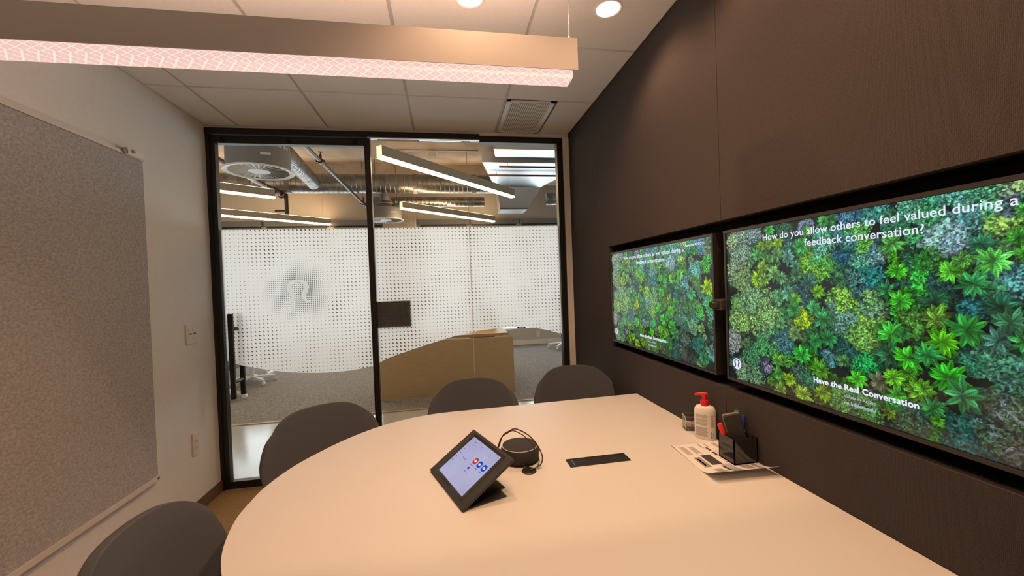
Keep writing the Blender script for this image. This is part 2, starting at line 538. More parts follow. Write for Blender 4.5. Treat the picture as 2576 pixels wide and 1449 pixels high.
# ---------------------------------------------------------------- glass front
F0, F1 = D - .03, D + .03
fr = MB()
fr.box((L, F0, 0), (-1.540, F1, 2.476))                         # jamb at the white wall
fr.box((L, F0 - .01, 2.434), (.298, F1, 2.476))                 # sliding track
fr.box((.298, F0, 2.420), (.945, F1, 2.466))                    # header over the fixed panes
fr.box((.898, F0, 0), (.942, F1, 2.42))                         # jamb at the fabric wall
fr.box((-.50, F0, 0), (.90, F1, .03))                           # floor channel
struct('trim_2', fr, M['black'])
struct('trim_3', MB().box((-.510, F0 - .013, 2.428), (.296, F0 + .01, 2.434)), M['alu'])
w = MB(); w.box((L, D - .02, 2.476), (R + .03, D + .06, C + .4)); w.box((.945, D - .035, 0), (R, D + .06, 2.4695)); w.box((.298, D - .018, 2.466), (.945, D + .06, 2.478))
struct('wall_front', w, M['wall'])
struct('trim_4', MB().box((.9445, D - .042, 0), (.958, D - .03, 2.468)), M['white'])

def film(name, pts, m, y, parent, hole=None):
    """flat film; hole is an outline cut out of it"""
    me = bpy.data.meshes.new(name)
    bm = bmesh.new(); es = []
    for P in [pts] + ([hole] if hole else []):
        vs = [bm.verts.new((p[0], y, p[1])) for p in P]
        es += [bm.edges.new((vs[i], vs[(i + 1) % len(vs)])) for i in range(len(vs))]
    bmesh.ops.triangle_fill(bm, use_beauty=True, edges=es)
    for f in bm.faces:
        f.normal_update()
        if f.normal.y > 0: f.normal_flip()
    bm.to_mesh(me); bm.free(); me.materials.append(m)
    return link(bpy.data.objects.new(name, me), parent)
FZ = 1.788
def curve_pts(P): return [(v.x, v.y) for v in spline([(a, b, 0) for a, b in P], 10)]

d = MB()
d.box((-1.540, D - .022, .003), (-1.508, D + .022, 2.430)); d.box((-.537, D - .022, .003), (-.497, D + .022, 2.430))
d.box((-1.508, D - .022, 2.377), (-.537, D + .022, 2.430)); d.box((-1.508, D - .022, .003), (-.537, D + .022, .052))
door = struct('door_1', d, M['black'])
MB().box((-1.510, D - .004, .05), (-.535, D + .004, 2.38)).build('glass_pane', M['glass'], door)
low = curve_pts([(-1.509, .885), (-1.434, .852), (-1.25, .803), (-1.078, .772), (-.90, .757), (-.759, .756), (-.66, .763), (-.536, .780)])
low_door = low
# emblem on the film: a closed horseshoe letter with flared feet
def emblem_outline(sc):
    cl = [(-.50, -.50, .05), (-.34, -.46, .075), (-.24, -.33, .10), (-.235, -.15, .13), (-.30, .05, .165), (-.335, .24, .165), (-.27, .41, .12), (-.13, .485, .085), (0, .50, .075)]
    pts = [Vector((a * 1.10, b, 0)) for a, b, c_ in cl]; wd = [c_ * 1.42 for a, b, c_ in cl]
    sm, sw = [], []
    for i, v in enumerate(spline(pts, 6)):
        sm.append(v); t = i / 6; k = min(int(t), len(wd) - 2); f = min(1, t - k); sw.append(wd[k] * (1 - f) + wd[k + 1] * f)
    full = sm + [Vector((-v.x, v.y, 0)) for v in sm[-2::-1]]; wf = sw + sw[-2::-1]
    Lf, Rt = [], []
    for i, v in enumerate(full):
        t = (full[min(i + 1, len(full) - 1)] - full[max(i - 1, 0)]).normalized(); n = Vector((-t.y, t.x, 0))
        Lf.append((v + n * wf[i] / 2) * sc); Rt.append((v - n * wf[i] / 2) * sc)
    return Lf, Rt
def emblem(name, sc, T, m, parent):
    Lf, Rt = emblem_outline(sc)
    me = bpy.data.meshes.new(name); bm = bmesh.new()
    a = [bm.verts.new(T @ p) for p in Lf]; b = [bm.verts.new(T @ p) for p in Rt]
    for i in range(len(a) - 1): bm.faces.new((a[i], b[i], b[i + 1], a[i + 1]))
    bm.to_mesh(me); bm.free(); me.materials.append(m)
    return link(bpy.data.objects.new(name, me), parent)
Lf, Rt = emblem_outline(.150)
ring = [(LOGO[0] + p.x, LOGO[1] + p.y) for p in Lf + Rt[::-1]]
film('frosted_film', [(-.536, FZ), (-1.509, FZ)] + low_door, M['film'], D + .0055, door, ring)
film('emblem', ring, M['filmsolid'], D + .0055, door)
hd = MB()
for y in (D - .066, D + .066):
    hd.box((-1.455, y - .010, .633), (-1.425, y + .010, 1.211), bev=.002)
h = hd.build('door_handle', M['black'], door)
so = MB()
for z in (.742, 1.105): so.cyl((-1.44, D - .05, z), (-1.44, D + .05, z), .013)
so.build('handle_bolts', M['black'], h)
ro = MB()
for x in (-1.46, -1.04, -.60): ro.cyl((x, D - .028, 2.398), (x, D - .02, 2.398), .017)
ro.build('door_roller', M['blackm'], door)

win = MB().box((-.497, D - .005, .03), (.1955, D + .005, 2.43)); win.box((.1985, D - .005, .03), (.90, D + .005, 2.43))
wn = struct('window_1', win, M['glass'])
MB().box((.1955, D - .005, .03), (.1985, D + .005, 2.43)).build('joint', M['edge'], wn)
low = curve_pts([(-.496, .800), (-.44, .828), (-.30, .870), (-.074, .932), (.06, .964), (.196, .988), (.34, 1.002), (.50, 1.007), (.62, 1.003), (.70, .988), (.80, .963), (.898, .930)])
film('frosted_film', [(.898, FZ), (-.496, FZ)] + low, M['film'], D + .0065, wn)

# ================================================================== THE OFFICE BEYOND
struct('wall_corridor', MB().box((OFF_L - .1, D - .02, 0), (L - .12, D + .06, OFF_Z)).box((1.25, D - .02, 0), (OFF_R + .1, D + .06, OFF_Z)).box((L - .12, D - .02, C + .4), (1.25, D + .06, OFF_Z)), M['wall'])
struct('wall_office_left', MB().box((OFF_L - .1, D, 0), (OFF_L, OFF_Y + .1, OFF_Z)), M['wall'])
struct('wall_office_right', MB().box((OFF_R, D, 0), (OFF_R + .1, OFF_Y + .1, OFF_Z)), M['wall'])
struct('ceiling_office', MB().box((OFF_L - .1, D - .02, OFF_Z), (OFF_R + .1, OFF_Y + .2, OFF_Z + .15)), M['concrete'])
struct('beam_office', MB().box((OFF_L, 7.55, 3.33), (OFF_R, 8.0, OFF_Z)), M['concrete'])
WINX = [(-6.0, -4.75), (-4.65, -3.45), (-3.35, -2.25), (-2.15, -1.20), (-.45, .50), (.60, 1.55), (1.65, 2.70), (2.80, 4.40)]
SILL, HEAD = .350, 2.555
w = MB(); w.box((OFF_L, OFF_Y, 0), (OFF_R, OFF_Y + .2, SILL)); w.box((OFF_L, OFF_Y, HEAD), (OFF_R, OFF_Y + .2, OFF_Z))
xe = [OFF_L] + [v for p in WINX for v in p] + [OFF_R]
for a, b in zip(xe[::2], xe[1::2]): w.box((a, OFF_Y, SILL), (b, OFF_Y + .2, HEAD))
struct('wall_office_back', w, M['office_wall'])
struct('baseboard_office', MB().box((OFF_L, OFF_Y - .015, 0), (OFF_R, OFF_Y, .10)), M['white'])
struct('column_office', MB().box((-1.13, 7.95, 0), (-.53, 8.39, OFF_Z)), M['concrete'])
for i, (a, b) in enumerate(WINX):
    f = MB()
    for q in (((a, OFF_Y + .06, SILL), (a + .04, OFF_Y + .12, HEAD)), ((b - .04, OFF_Y + .06, SILL), (b, OFF_Y + .12, HEAD)), ((a, OFF_Y + .06, SILL), (b, OFF_Y + .12, SILL + .004)), ((a, OFF_Y + .06, HEAD - .04), (b, OFF_Y + .12, HEAD))): f.box(*q)
    o = struct('window_%d' % (i + 2), f, M['black'])
    MB().box((a, OFF_Y + .085, SILL), (b, OFF_Y + .093, HEAD)).build('glass_pane', M['winglass'], o)
    bl = MB().box((a - .03, OFF_Y - .10, 2.60), (b + .03, OFF_Y - .002, 2.70)).build('blind_cassette', M['drum'])
    tag(bl, 'grey blind cassette above the office windows', 'blind', 'blind cassettes over the office windows')
    MB().box((a + .01, OFF_Y - .07, 2.572), (b - .01, OFF_Y - .03, 2.60)).build('bottom_rail', M['black'], bl)

# ================================================================== SCREENS
# aerial photograph of a forest: tree crowns (c), palms and tree ferns (p), bare branches (b)
FOREST = "c 0.049 0.945 42 130 160 120|c 0.096 0.974 36 120 150 130|c 0.141 0.965 31 110 140 140|p 0.213 0.974 24 60 180 70|c 0.278 0.967 21 40 100 70|c 0.355 0.971 25 110 130 150|p 0.413 0.974 21 80 190 90|p 0.174 0.882 21 130 190 60|p 0.211 0.888 20 120 180 60|p 0.246 0.888 22 140 200 40|p 0.359 0.927 20 90 190 70|p 0.338 0.853 32 60 180 80|c 0.400 0.835 24 90 170 140|p 0.157 0.831 26 80 180 80|p 0.241 0.821 26 110 185 100|p 0.212 0.800 21 100 180 90|p 0.286 0.802 28 90 165 140|p 0.312 0.750 21 80 160 130|c 0.363 0.762 43 110 185 50|c 0.386 0.695 28 100 170 50|c 0.406 0.758 40 70 170 100|c 0.085 0.861 37 120 150 130|c 0.057 0.750 54 120 150 110|c 0.075 0.668 42 110 140 90|p 0.179 0.743 31 130 190 50|p 0.158 0.682 33 145 205 20|p 0.183 0.674 27 120 185 60|p 0.228 0.713 31 110 175 90|p 0.258 0.680 25 90 160 100|p 0.314 0.692 24 80 140 100|p 0.361 0.654 30 50 120 100|p 0.389 0.605 24 110 200 30|p 0.284 0.591 31 90 170 130|c 0.123 0.550 56 110 160 110|c 0.241 0.568 25 90 160 100|p 0.311 0.562 23 100 190 50|c 0.349 0.587 13 50 90 100|c 0.132 0.473 84 115 160 95|c 0.081 0.426 58 120 165 85|c 0.195 0.454 48 110 160 90|p 0.300 0.503 29 60 170 80|c 0.336 0.454 32 150 195 20|p 0.374 0.523 27 60 175 90|p 0.403 0.460 35 50 150 80|p 0.251 0.411 23 90 165 95|p 0.303 0.365 27 110 160 85|c 0.024 0.250 41 120 130 125|p 0.090 0.255 23 80 130 80|c 0.170 0.255 37 60 140 80|c 0.267 0.295 32 60 120 125|p 0.329 0.251 33 50 180 60|p 0.378 0.342 26 45 160 70|p 0.233 0.189 26 100 180 60|c 0.114 0.181 39 60 120 80|c 0.191 0.128 19 120 115 140|p 0.237 0.108 26 80 160 60|p 0.280 0.092 27 130 185 30|p 0.386 0.194 30 90 190 40|p 0.200 0.051 19 100 170 50|p 0.242 0.022 28 100 150 50|p 0.328 0.029 33 130 170 50|c 0.073 0.065 40 100 130 100|c 0.138 0.059 31 90 130 95|c 0.319 0.143 27 60 100 90|p 0.398 0.067 25 130 180 30|c 0.346 0.128 19 40 120 80|c 0.408 0.251 12 60 110 120|c 0.479 0.982 25 70 130 150|c 0.554 0.971 32 60 140 130|c 0.633 0.984 25 80 160 130|c 0.599 0.916 31 50 120 90|c 0.510 0.888 28 90 170 80|c 0.656 0.929 24 70 150 110|c 0.638 0.847 20 60 150 90|p 0.592 0.821 31 90 185 80|c 0.563 0.778 20 110 160 160|c 0.521 0.835 22 90 170 70|c 0.486 0.849 21 70 140 130|c 0.465 0.784 23 30 90 110|c 0.512 0.762 24 90 170 140|c 0.415 0.853 25 80 160 120|c 0.413 0.741 30 70 150 60|p 0.457 0.672 24 60 130 80|p 0.605 0.705 26 70 210 40|p 0.595 0.760 16 80 190 40|c 0.546 0.678 30 25 120 115|c 0.494 0.674 23 70 130 120|p 0.579 0.617 25 40 140 80|c 0.643 0.690 33 50 160 70|p 0.658 0.747 19 40 170 60|c 0.627 0.750 17 40 120 80|c 0.653 0.635 28 50 170 60|c 0.615 0.652 17 30 100 80|c 0.517 0.601 23 50 90 100|c 0.473 0.576 33 120 180 70|c 0.540 0.580 22 110 170 100|p 0.614 0.585 25 70 205 50|c 0.487 0.507 61 110 165 80|c 0.452 0.473 48 90 140 120|c 0.524 0.466 56 115 170 60|c 0.542 0.534 29 100 150 110|p 0.610 0.570 29 70 205 50|c 0.523 0.387 41 100 155 70|p 0.590 0.422 36 60 190 60|p 0.419 0.361 30 40 130 70|c 0.464 0.316 29 35 90 80|p 0.582 0.328 36 40 110 70|c 0.522 0.261 32 30 160 80|c 0.421 0.255 25 70 130 130|p 0.623 0.328 33 60 190 40|p 0.663 0.354 28 60 180 80|p 0.462 0.259 22 80 150 80|p 0.501 0.187 28 70 200 40|p 0.554 0.198 27 110 120 90|p 0.592 0.228 28 110 210 40|p 0.598 0.155 24 60 190 50|p 0.646 0.194 30 110 190 50|p 0.395 0.187 25 90 180 40|p 0.396 0.069 26 130 180 30|c 0.446 0.059 37 80 130 60|c 0.512 0.069 35 70 110 60|p 0.579 0.065 19 110 140 40|c 0.535 0.041 27 70 120 60|c 0.637 0.485 30 70 130 50|c 0.649 0.112 31 50 90 75|c 0.613 0.051 26 60 90 60|p 0.617 0.432 19 50 150 70|c 0.675 0.986 30 60 150 120|c 0.729 0.982 28 90 170 150|c 0.765 0.982 24 80 160 120|c 0.806 0.982 26 120 160 130|c 0.823 0.990 17 150 190 120|c 0.698 0.829 40 130 180 170|c 0.725 0.809 29 130 170 180|c 0.748 0.894 31 90 150 150|c 0.794 0.859 27 140 200 90|c 0.773 0.853 29 80 140 130|c 0.674 0.923 24 60 150 100|c 0.779 0.923 16 90 180 130|c 0.806 0.914 20 80 100 110|p 0.764 0.790 26 50 130 90|p 0.819 0.806 22 60 150 50|c 0.802 0.770 23 120 180 120|p 0.828 0.898 17 80 200 80|p 0.826 0.749 17 90 200 60|p 0.782 0.727 31 100 220 90|p 0.711 0.695 29 100 220 60|p 0.749 0.644 30 50 150 80|p 0.732 0.735 19 90 170 70|c 0.673 0.747 24 60 130 60|c 0.754 0.749 17 110 180 140|c 0.809 0.648 44 80 140 140|c 0.777 0.619 22 70 150 110|p 0.682 0.574 31 40 110 75|c 0.750 0.556 28 35 120 120|p 0.793 0.560 31 40 110 80|p 0.684 0.517 29 110 180 50|c 0.691 0.648 24 30 80 80|c 0.656 0.648 32 50 170 60|p 0.683 0.501 27 110 170 60|p 0.736 0.468 40 50 160 60|p 0.804 0.505 31 70 150 100|p 0.787 0.442 28 70 130 110|p 0.692 0.415 34 90 205 30|p 0.824 0.444 24 60 170 80|c 0.775 0.363 41 80 150 120|c 0.800 0.340 30 70 140 110|p 0.664 0.354 30 50 180 80|p 0.703 0.273 38 50 190 40|p 0.729 0.216 39 50 140 80|c 0.807 0.285 29 50 100 80|p 0.654 0.206 23 90 180 40|p 0.673 0.134 28 50 140 70|p 0.681 0.088 16 80 170 40|c 0.728 0.086 40 30 85 75|c 0.737 0.041 26 25 80 75|c 0.783 0.222 30 60 90 70|c 0.814 0.191 29 65 95 75|c 0.773 0.086 25 55 85 65|c 0.797 0.065 26 60 70 60|c 0.746 0.340 21 40 110 80|b 0.786 0.228 0.795 0.212|b 0.781 0.181 0.787 0.155|b 0.797 0.193 0.813 0.171|b 0.740 0.132 0.758 0.130|b 0.768 0.128 0.782 0.130|b 0.794 0.045 0.803 0.079|b 0.768 0.100 0.782 0.088|b 0.813 0.171 0.823 0.155"
def paint_forest(Wp, Hp, wm, hm):
    rng = np.random.default_rng(5)
    img = np.zeros((Hp, Wp, 3)); img[:] = (16, 30, 32)
    px = Wp / wm
    def blob(cx, cy, rad, col, soft=1.0):
        x0, x1, y0, y1 = int(max(0, cx - rad - 1)), int(min(Wp, cx + rad + 2)), int(max(0, cy - rad - 1)), int(min(Hp, cy + rad + 2))
        if x1 <= x0 or y1 <= y0: return
        yy, xx = np.mgrid[y0:y1, x0:x1]
        d = np.sqrt((xx - cx) ** 2 + (yy - cy) ** 2) / max(rad, .6)
        a = np.clip((1.15 - d) * 2.2, 0, 1)[..., None] * soft
        sh = (1.18 - .75 * np.clip(d, 0, 1) ** 1.5 + .22 * (yy - cy) / max(rad, .6) * .5)[..., None]
        img[y0:y1, x0:x1] = img[y0:y1, x0:x1] * (1 - a) + np.clip(np.array(col) * sh, 0, 255) * a
    def leaf(cx, cy, ln, wd, ang, col):
        x0, x1, y0, y1 = int(max(0, cx - ln - 1)), int(min(Wp, cx + ln + 2)), int(max(0, cy - ln - 1)), int(min(Hp, cy + ln + 2))
        if x1 <= x0 or y1 <= y0: return
        yy, xx = np.mgrid[y0:y1, x0:x1]
        ca, sa = math.cos(ang), math.sin(ang)
        a_ = ((xx - cx) * ca + (yy - cy) * sa) / ln; b_ = (-(xx - cx) * sa + (yy - cy) * ca) / wd
        al = np.clip((1.1 - np.sqrt(a_ * a_ + b_ * b_)) * 1.8, 0, 1)[..., None]
        img[y0:y1, x0:x1] = img[y0:y1, x0:x1] * (1 - al) + np.clip(np.array(col) * (1 + .16 * b_ + .1 * a_)[..., None], 0, 255) * al
    def crown(cx, cy, rad, col):
        col = np.array(col, float)
        blob(cx, cy, rad * .98, col * .46, .8)
        n = int(np.clip(4.6 * (rad / 3.0) ** 2, 24, 700))
        lobes = rng.uniform(0, 2 * PI); la = rng.uniform(.12, .28)
        q = np.sqrt(rng.uniform(0, 1, n)); th = rng.uniform(0, 2 * PI, n)
        order = np.argsort(-q)
        for k in order:
            rr = q[k] * rad * (1 + la * math.sin(3 * th[k] + lobes) + .10 * math.sin(7 * th[k] + 2 * lobes))
            s = rng.uniform(1.4, 3.0) * (.8 + rad / 130)
            f = rng.choice((.45, .72, .95, 1.15, 1.38)) * rng.uniform(.9, 1.1) * (1.06 - .14 * q[k])
            t = rng.normal(0, 9, 3)
            leaf(cx + rr * math.cos(th[k]), cy + rr * math.sin(th[k]), s * rng.uniform(1.0, 1.7), s * rng.uniform(.5, .95), th[k] + rng.normal(0, .9), np.clip(col * f + t, 0, 255))
    def palm(cx, cy, rad, col, wide=None):
        col = np.array(col, float)
        x0, x1, y0, y1 = int(max(0, cx - rad * 1.1)), int(min(Wp, cx + rad * 1.1)), int(max(0, cy - rad * 1.1)), int(min(Hp, cy + rad * 1.1))
        if x1 <= x0 or y1 <= y0: return
        yy, xx = np.mgrid[y0:y1, x0:x1]
        dx, dy = xx - cx, yy - cy
        r_ = np.sqrt(dx * dx + dy * dy) + 1e-6; th = np.arctan2(dy, dx)
        sub = img[y0:y1, x0:x1]
        sub *= (1 - .55 * np.clip(1.05 - r_ / rad, 0, 1) ** .5)[..., None]
        for layer in range(2):
            n = int(rng.integers(8, 12)); ph = rng.uniform(0, 2 * PI)
            for k in range(n):
                a0 = ph + 2 * PI * k / n + rng.normal(0, .1); ln = rad * rng.uniform(.78, 1.05) * (1 if layer == 0 else .8)
                da = (th - a0 + PI) % (2 * PI) - PI
                al = r_ * np.cos(da); ac = r_ * np.sin(da) + .10 * al * al / rad * (1 if k % 2 else -1)
                t = np.clip(al / ln, 0, 1)
                wv = rad * .155 * np.sin(PI * np.clip(t * .93 + .07, 0, 1)) ** .7
                ins = (al > 0) & (al < ln)
                m_ = np.clip((wv - np.abs(ac)) * 1.2, 0, 1) * ins
                f = rng.uniform(.62, 1.22) * (.9 if layer == 0 else 1.12)
                sh = f * (.62 + .55 * t) * (1 - .38 * np.exp(-(ac / 1.0) ** 2)) * (1 + .16 * np.sin((al + np.abs(ac)) * 1.7)) * np.where(ac > 0, 1.1, .86)
                sub[:] = sub * (1 - m_[..., None]) + np.clip(col * sh[..., None], 0, 255) * m_[..., None]
    F = [t.split() for t in FOREST.split('|')]
    for f in F:
        for i in ((1, 3) if f[0] == 'b' else (1,)): f[i] = float(f[i]) * .893 / .913 + .001
    cols = [list(map(float, f[4:7])) for f in F if f[0] == 'c']
    mid = [(np.array((float(f[1]), float(f[2]))), np.array(list(map(float, f[4:7])))) for f in F if f[0] != 'b']
    for k in range(260):                                     # undergrowth between the crowns
        u_, v_ = rng.uniform(0, 1), rng.uniform(0, 1)
        near = min(mid, key=lambda m_: np.hypot(m_[0][0] - u_, (m_[0][1] - v_) * .57))[1]
        c_ = near * rng.uniform(.55, .95) + np.array((-6, 4, 10))
        (crown if k % 3 else palm)(u_ * Wp, v_ * Hp, rng.uniform(.018, .032) * px, np.clip(c_, 0, 255))
    for k in range(34):                                      # the part beyond the picture's edge
        u_, v_ = rng.uniform(.84, 1.0), rng.uniform(0, 1)
        (crown if k % 2 else palm)(u_ * Wp, v_ * Hp, rng.uniform(.02, .045) * px, cols[int(rng.integers(len(cols)))])
    big = sorted([f for f in F if f[0] == 'c'], key=lambda f: -float(f[3]))
    for f in big: crown(float(f[1]) * Wp, float(f[2]) * Hp, float(f[3]) / 1000 * px * 1.0, list(map(float, f[4:7])))
    for f in F:
        if f[0] == 'p': palm(float(f[1]) * Wp, float(f[2]) * Hp, float(f[3]) / 1000 * px * 1.12, list(map(float, f[4:7])))
    for f in F:
        if f[0] == 'b':
            a = np.array((float(f[1]) * Wp, float(f[2]) * Hp)); b = np.array((float(f[3]) * Wp, float(f[4]) * Hp))
            for fork in range(4):
                e = a + (b - a) * rng.uniform(.5, 1.1) + (rng.normal(0, 5, 2) if fork else 0)
                s = a if fork == 0 else a + (b - a) * rng.uniform(0, .6)
                for t in np.linspace(0, 1, 14): blob(*(s + (e - s) * t), .8, (150, 165, 185), .8)
    return np.clip(img, 0, 255) / 255.0

PW, PH = .913, .511
def picture_mesh():
    nx, ny = 820, 468
    img = paint_forest(nx, ny, PW, PH)
    lin = np.where(img <= .04045, img / 12.92, ((img + .055) / 1.055) ** 2.4)
    xs = np.linspace(-PW / 2, PW / 2, nx); zs = np.linspace(-PH / 2, PH / 2, ny)
    gx, gz = np.meshgrid(xs, zs)
    co = np.zeros((ny * nx, 3)); co[:, 1] = -gx.ravel(); co[:, 2] = gz.ravel()
    idx = np.arange(ny * nx).reshape(ny, nx)
    q = np.stack([idx[:-1, :-1], idx[:-1, 1:], idx[1:, 1:], idx[1:, :-1]], -1).reshape(-1, 4)
    me = bpy.data.meshes.new('picture')
    me.vertices.add(ny * nx); me.vertices.foreach_set('co', co.ravel())
    me.loops.add(q.size); me.loops.foreach_set('vertex_index', q.ravel().astype(np.int32))
    me.polygons.add(len(q)); me.polygons.foreach_set('loop_start', np.arange(0, q.size, 4, dtype=np.int32))
    me.update(calc_edges=True)
    at = me.color_attributes.new('forest', 'FLOAT_COLOR', 'POINT')
    rgba = np.ones((ny * nx, 4)); rgba[:, :3] = lin.reshape(-1, 3)
    at.data.foreach_set('color', rgba.ravel())
    m = mat('screen_picture', (.004, .004, .005), .12, spec=.6)
    b = m.node_tree.nodes['Principled BSDF']
    ca = N(m, 'ShaderNodeVertexColor', layer_name='forest')
    lk(m, ca.outputs['Color'], b.inputs['Emission Color']); b.inputs['Emission Strength'].default_value = SCREEN
    me.materials.append(m)
    return me
pic_mesh = picture_mesh()

def screen(y_hi, label, key):
    """display whose outer edge away from the eye is at y_hi"""
    y_lo = y_hi - .933
    yc = (y_hi + y_lo) / 2; zc = 1.2445
    t = thing('display_screen', label, 'screen', (R + .03, yc, zc), 0, 'wall displays in the recess')
    ow, oh = .933, .533
    b = MB()
    iw, ih = PW + .002, PH + .002
    b.box((-.03, -ow / 2, ih / 2), (.012, ow / 2, oh / 2)); b.box((-.03, -ow / 2, -oh / 2), (.012, ow / 2, -ih / 2))
    b.box((-.03, -ow / 2, -ih / 2), (.012, -iw / 2, ih / 2)); b.box((-.03, iw / 2, -ih / 2), (.012, ow / 2, ih / 2))
    b.build('bezel', M['bezel'], t)
    MB().box((-.02, -ow / 2 + .003, -oh / 2 + .003), (.075, ow / 2 - .003, oh / 2 - .003)).build('back_case', M['plastic'], t)
    p = link(bpy.data.objects.new('picture', pic_mesh), t); p.location = (-.0265, 0, 0)
    def TM(u_, z_): return Matrix(((0, 0, -1, -.0005), (-1, 0, 0, -u_), (0, 1, 0, z_), (0, 0, 0, 1)))
    # u measured from the picture's middle towards its right-hand edge, z from its middle
    text('headline', 'How do you allow others to feel valued during a', (.0280), TM(-.0075, .2215), M['txt'], p, bold=.0002, space=1.03)
    text('headline', 'feedback conversation?', .0292, TM(-.0035, .190), M['txt'], p, bold=.0002, space=1.03)
    text('title', 'Have the Real Conversation', .0205, TM(-.003, -.189), M['txt'], p, bold=.0006, space=1.06)
    text('caption', 'Values in Action', .0118, TM(-.004, -.2105), M['txtdim'], p, bold=.0001)
    text('caption', 'on lululemonU', .0128, TM(-.004, -.2275), M['txtdim'], p, bold=.0003)
    if key: text('sharing_key', 'Sharing key: R B E Q L S', .0125, TM(.352, .236), M['txt'], p, bold=.0002)
    c = MB().lathe([(.0195, 0), (.0195, .0003)], 40, TM(-PW / 2 + .037, -.203))
    lg = c.build('round_logo', M['txt'], p)
    emblem('logo_letter', .0265, TM(-PW / 2 + .037, -.203) @ Matrix.Translation((0, 0, .0006)), M['logo_dark'], lg)
    return t
screen(1.283, 'nearer wall display, forest picture fully lit beside the webcam', False)
screen(2.274, 'farther wall display with small sharing key text in its top corner', True)

cw = thing('webcam', 'small black webcam mounted in the gap between the two wall displays', 'camera', (R - .005, 1.306, 1.245))
MB().box((-.012, -.022, -.020), (.03, .022, .020), bev=.005).build('camera_body', M['case'], cw)
MB().lathe([(.0, .0), (.016, 0), (.017, .012), (.012, .020), (0, .020)], 24, Matrix.Translation((-.012, .004, 0)) @ Matrix.Rotation(-PI / 2, 4, 'Y')).build('lens', M['smoke'], cw)
MB().box((.028, -.008, -.008), (RD + .004, .008, .008)).build('mount_arm', M['plastic'], cw)

# ================================================================== TABLE
far = [(R - .001, 1.986), (.54, 1.970), (.13, 1.956), (-.06, 1.946), (-.20, 1.905), (-.32, 1.830), (-.42, 1.725), (-.50, 1.603), (-.555, 1.490), (-.588, 1.360), (-.592, 1.270)]
half = [(v.x, v.y) for v in spline([(a, b, 0) for a, b in far[2:]], 8)]
half = far[:2] + half
CY = 1.275
outline = half + [(x, 2 * CY - y) for x, y in half[::-1][1:]]
table = thing('conference_table', 'large white rounded-end conference table set against the fabric wall', 'table', (.2, CY, 0))
Tt = Matrix.Translation((-.2, -CY, 0))
MB().prism(outline, TZ - .030, TZ, Tt, bev=.0025).build('tabletop', M['laminate'], table)
b = MB(); b.box((-.30, -.09, .02), (.55, .09, TZ - .03), bev=.004); b.build('pedestal', M['white'], table)
b = MB(); b.box((-.42, -.30, 0.001), (.66, .30, .022), bev=.004); b.build('foot_plate', M['white'], table)

# hatch for power and data set flush into the top
hx0, hx1, hy0, hy1 = .386, .600, 1.258, 1.317
hatch = thing('table_power_hatch', 'flat black rectangular power hatch set into the white tabletop', 'power outlet', ((hx0 + hx1) / 2, (hy0 + hy1) / 2, TZ))
hw, hh = (hx1 - hx0) / 2, (hy1 - hy0) / 2
f = MB(); f.box((-hw, -hh, 0), (hw, -hh + .004, .002)); f.box((-hw, hh - .004, 0), (hw, hh, .002)); f.box((-hw, -hh, 0), (-hw + .004, hh, .002)); f.box((hw - .004, -hh, 0), (hw, hh, .002))
f.build('frame', M['plastic'], hatch)
MB().box((-hw + .0045, -hh + .0045, .0001), (hw - .0045, hh - .0045, .0014)).build('lid', M['plastic'], hatch)
MB().box((-hw + .017, -hh + .009, .0014), (-hw + .020, hh - .008, .0024)).build('finger_slot', M['alu'], hatch)

# ================================================================== CHAIRS
def chair_width(t):
    # t: 0 front edge of seat, 1 top of back
    if t > .80: return .250 - .011 * ((t - .80) / .20) ** 2
    K = [(0, .205), (.10, .225), (.30, .232), (.42, .205), (.48, .203), (.545, .214), (.60, .235), (.70, .247), (.801, .250)]
    for (a, wa), (b_, wb) in zip(K, K[1:]):
        if t <= b_:
            f_ = (t - a) / (b_ - a); return wa + (wb - wa) * f_
    return K[-1][1]
prof = [(.225, .435), (.215, .452), (.12, .448), (.0, .440), (-.11, .443), (-.185, .468), (-.222, .515), (-.240, .575), (-.254, .640), (-.266, .710), (-.277, .775), (-.284, .818)]
ps = spline([(a, b_, 0) for a, b_ in prof], 9)
def shell(i0, i1):
    mb = MB(); bm = mb.bm; rows = []
    nt = len(ps); NS = 25
    for i in range(i0, i1):
        t = i / (nt - 1); wd = chair_width(t)
        row = []
        for k in range(NS):
            s = -1 + 2 * k / (NS - 1)
            y, z = ps[i].x, ps[i].y
            back = min(1, max(0, (t - .40) / .2))
            s = math.sin(s * PI / 2)
            x = wd * s
            y += back * (.085 * (x / .26) ** 2)                 # the back wraps forward at its sides
            z += (1 - back) * .030 * (x / .23) ** 2             # the seat dips in its middle
            if t > .58: z -= ((t - .58) / .42) ** .9 * .20 * (1 - max(0.0, 1 - abs(s) ** 3.4) ** .5)
            row.append(bm.verts.new((x, y, z)))
        rows.append(row)
    for A, B in zip(rows, rows[1:]):
        for k in range(NS - 1): bm.faces.new((A[k], A[k + 1], B[k + 1], B[k]))
    mb.smooth = True
    return mb
def make_chair(label):
    t = thing('meeting_chair', label, 'chair', group='upholstered chairs around the conference table')
    n = len(ps); cut = int(n * .46)
    for nm, a, b_ in (('seat', 0, cut + 1), ('backrest', cut, n)):
        o = shell(a, b_).build(nm, M['chair'], t)
        md = o.modifiers.new('thickness', 'SOLIDIFY'); md.thickness = .026; md.offset = 0
        sb = o.modifiers.new('round', 'SUBSURF'); sb.levels = 1; sb.render_levels = 2
    for sx in (-1, 1):
        for y0, y1 in ((.15, .215), (-.15, -.235)):
            MB().cyl((sx * .14, y0, .42), (sx * .235, y1, 0.001), .013, 12, .009).build('leg', M['blackm'], t)
    f = MB(); f.box((-.15, -.16, .405), (.15, .16, .422), bev=.004); f.build('seat_frame', M['blackm'], t)
    return t
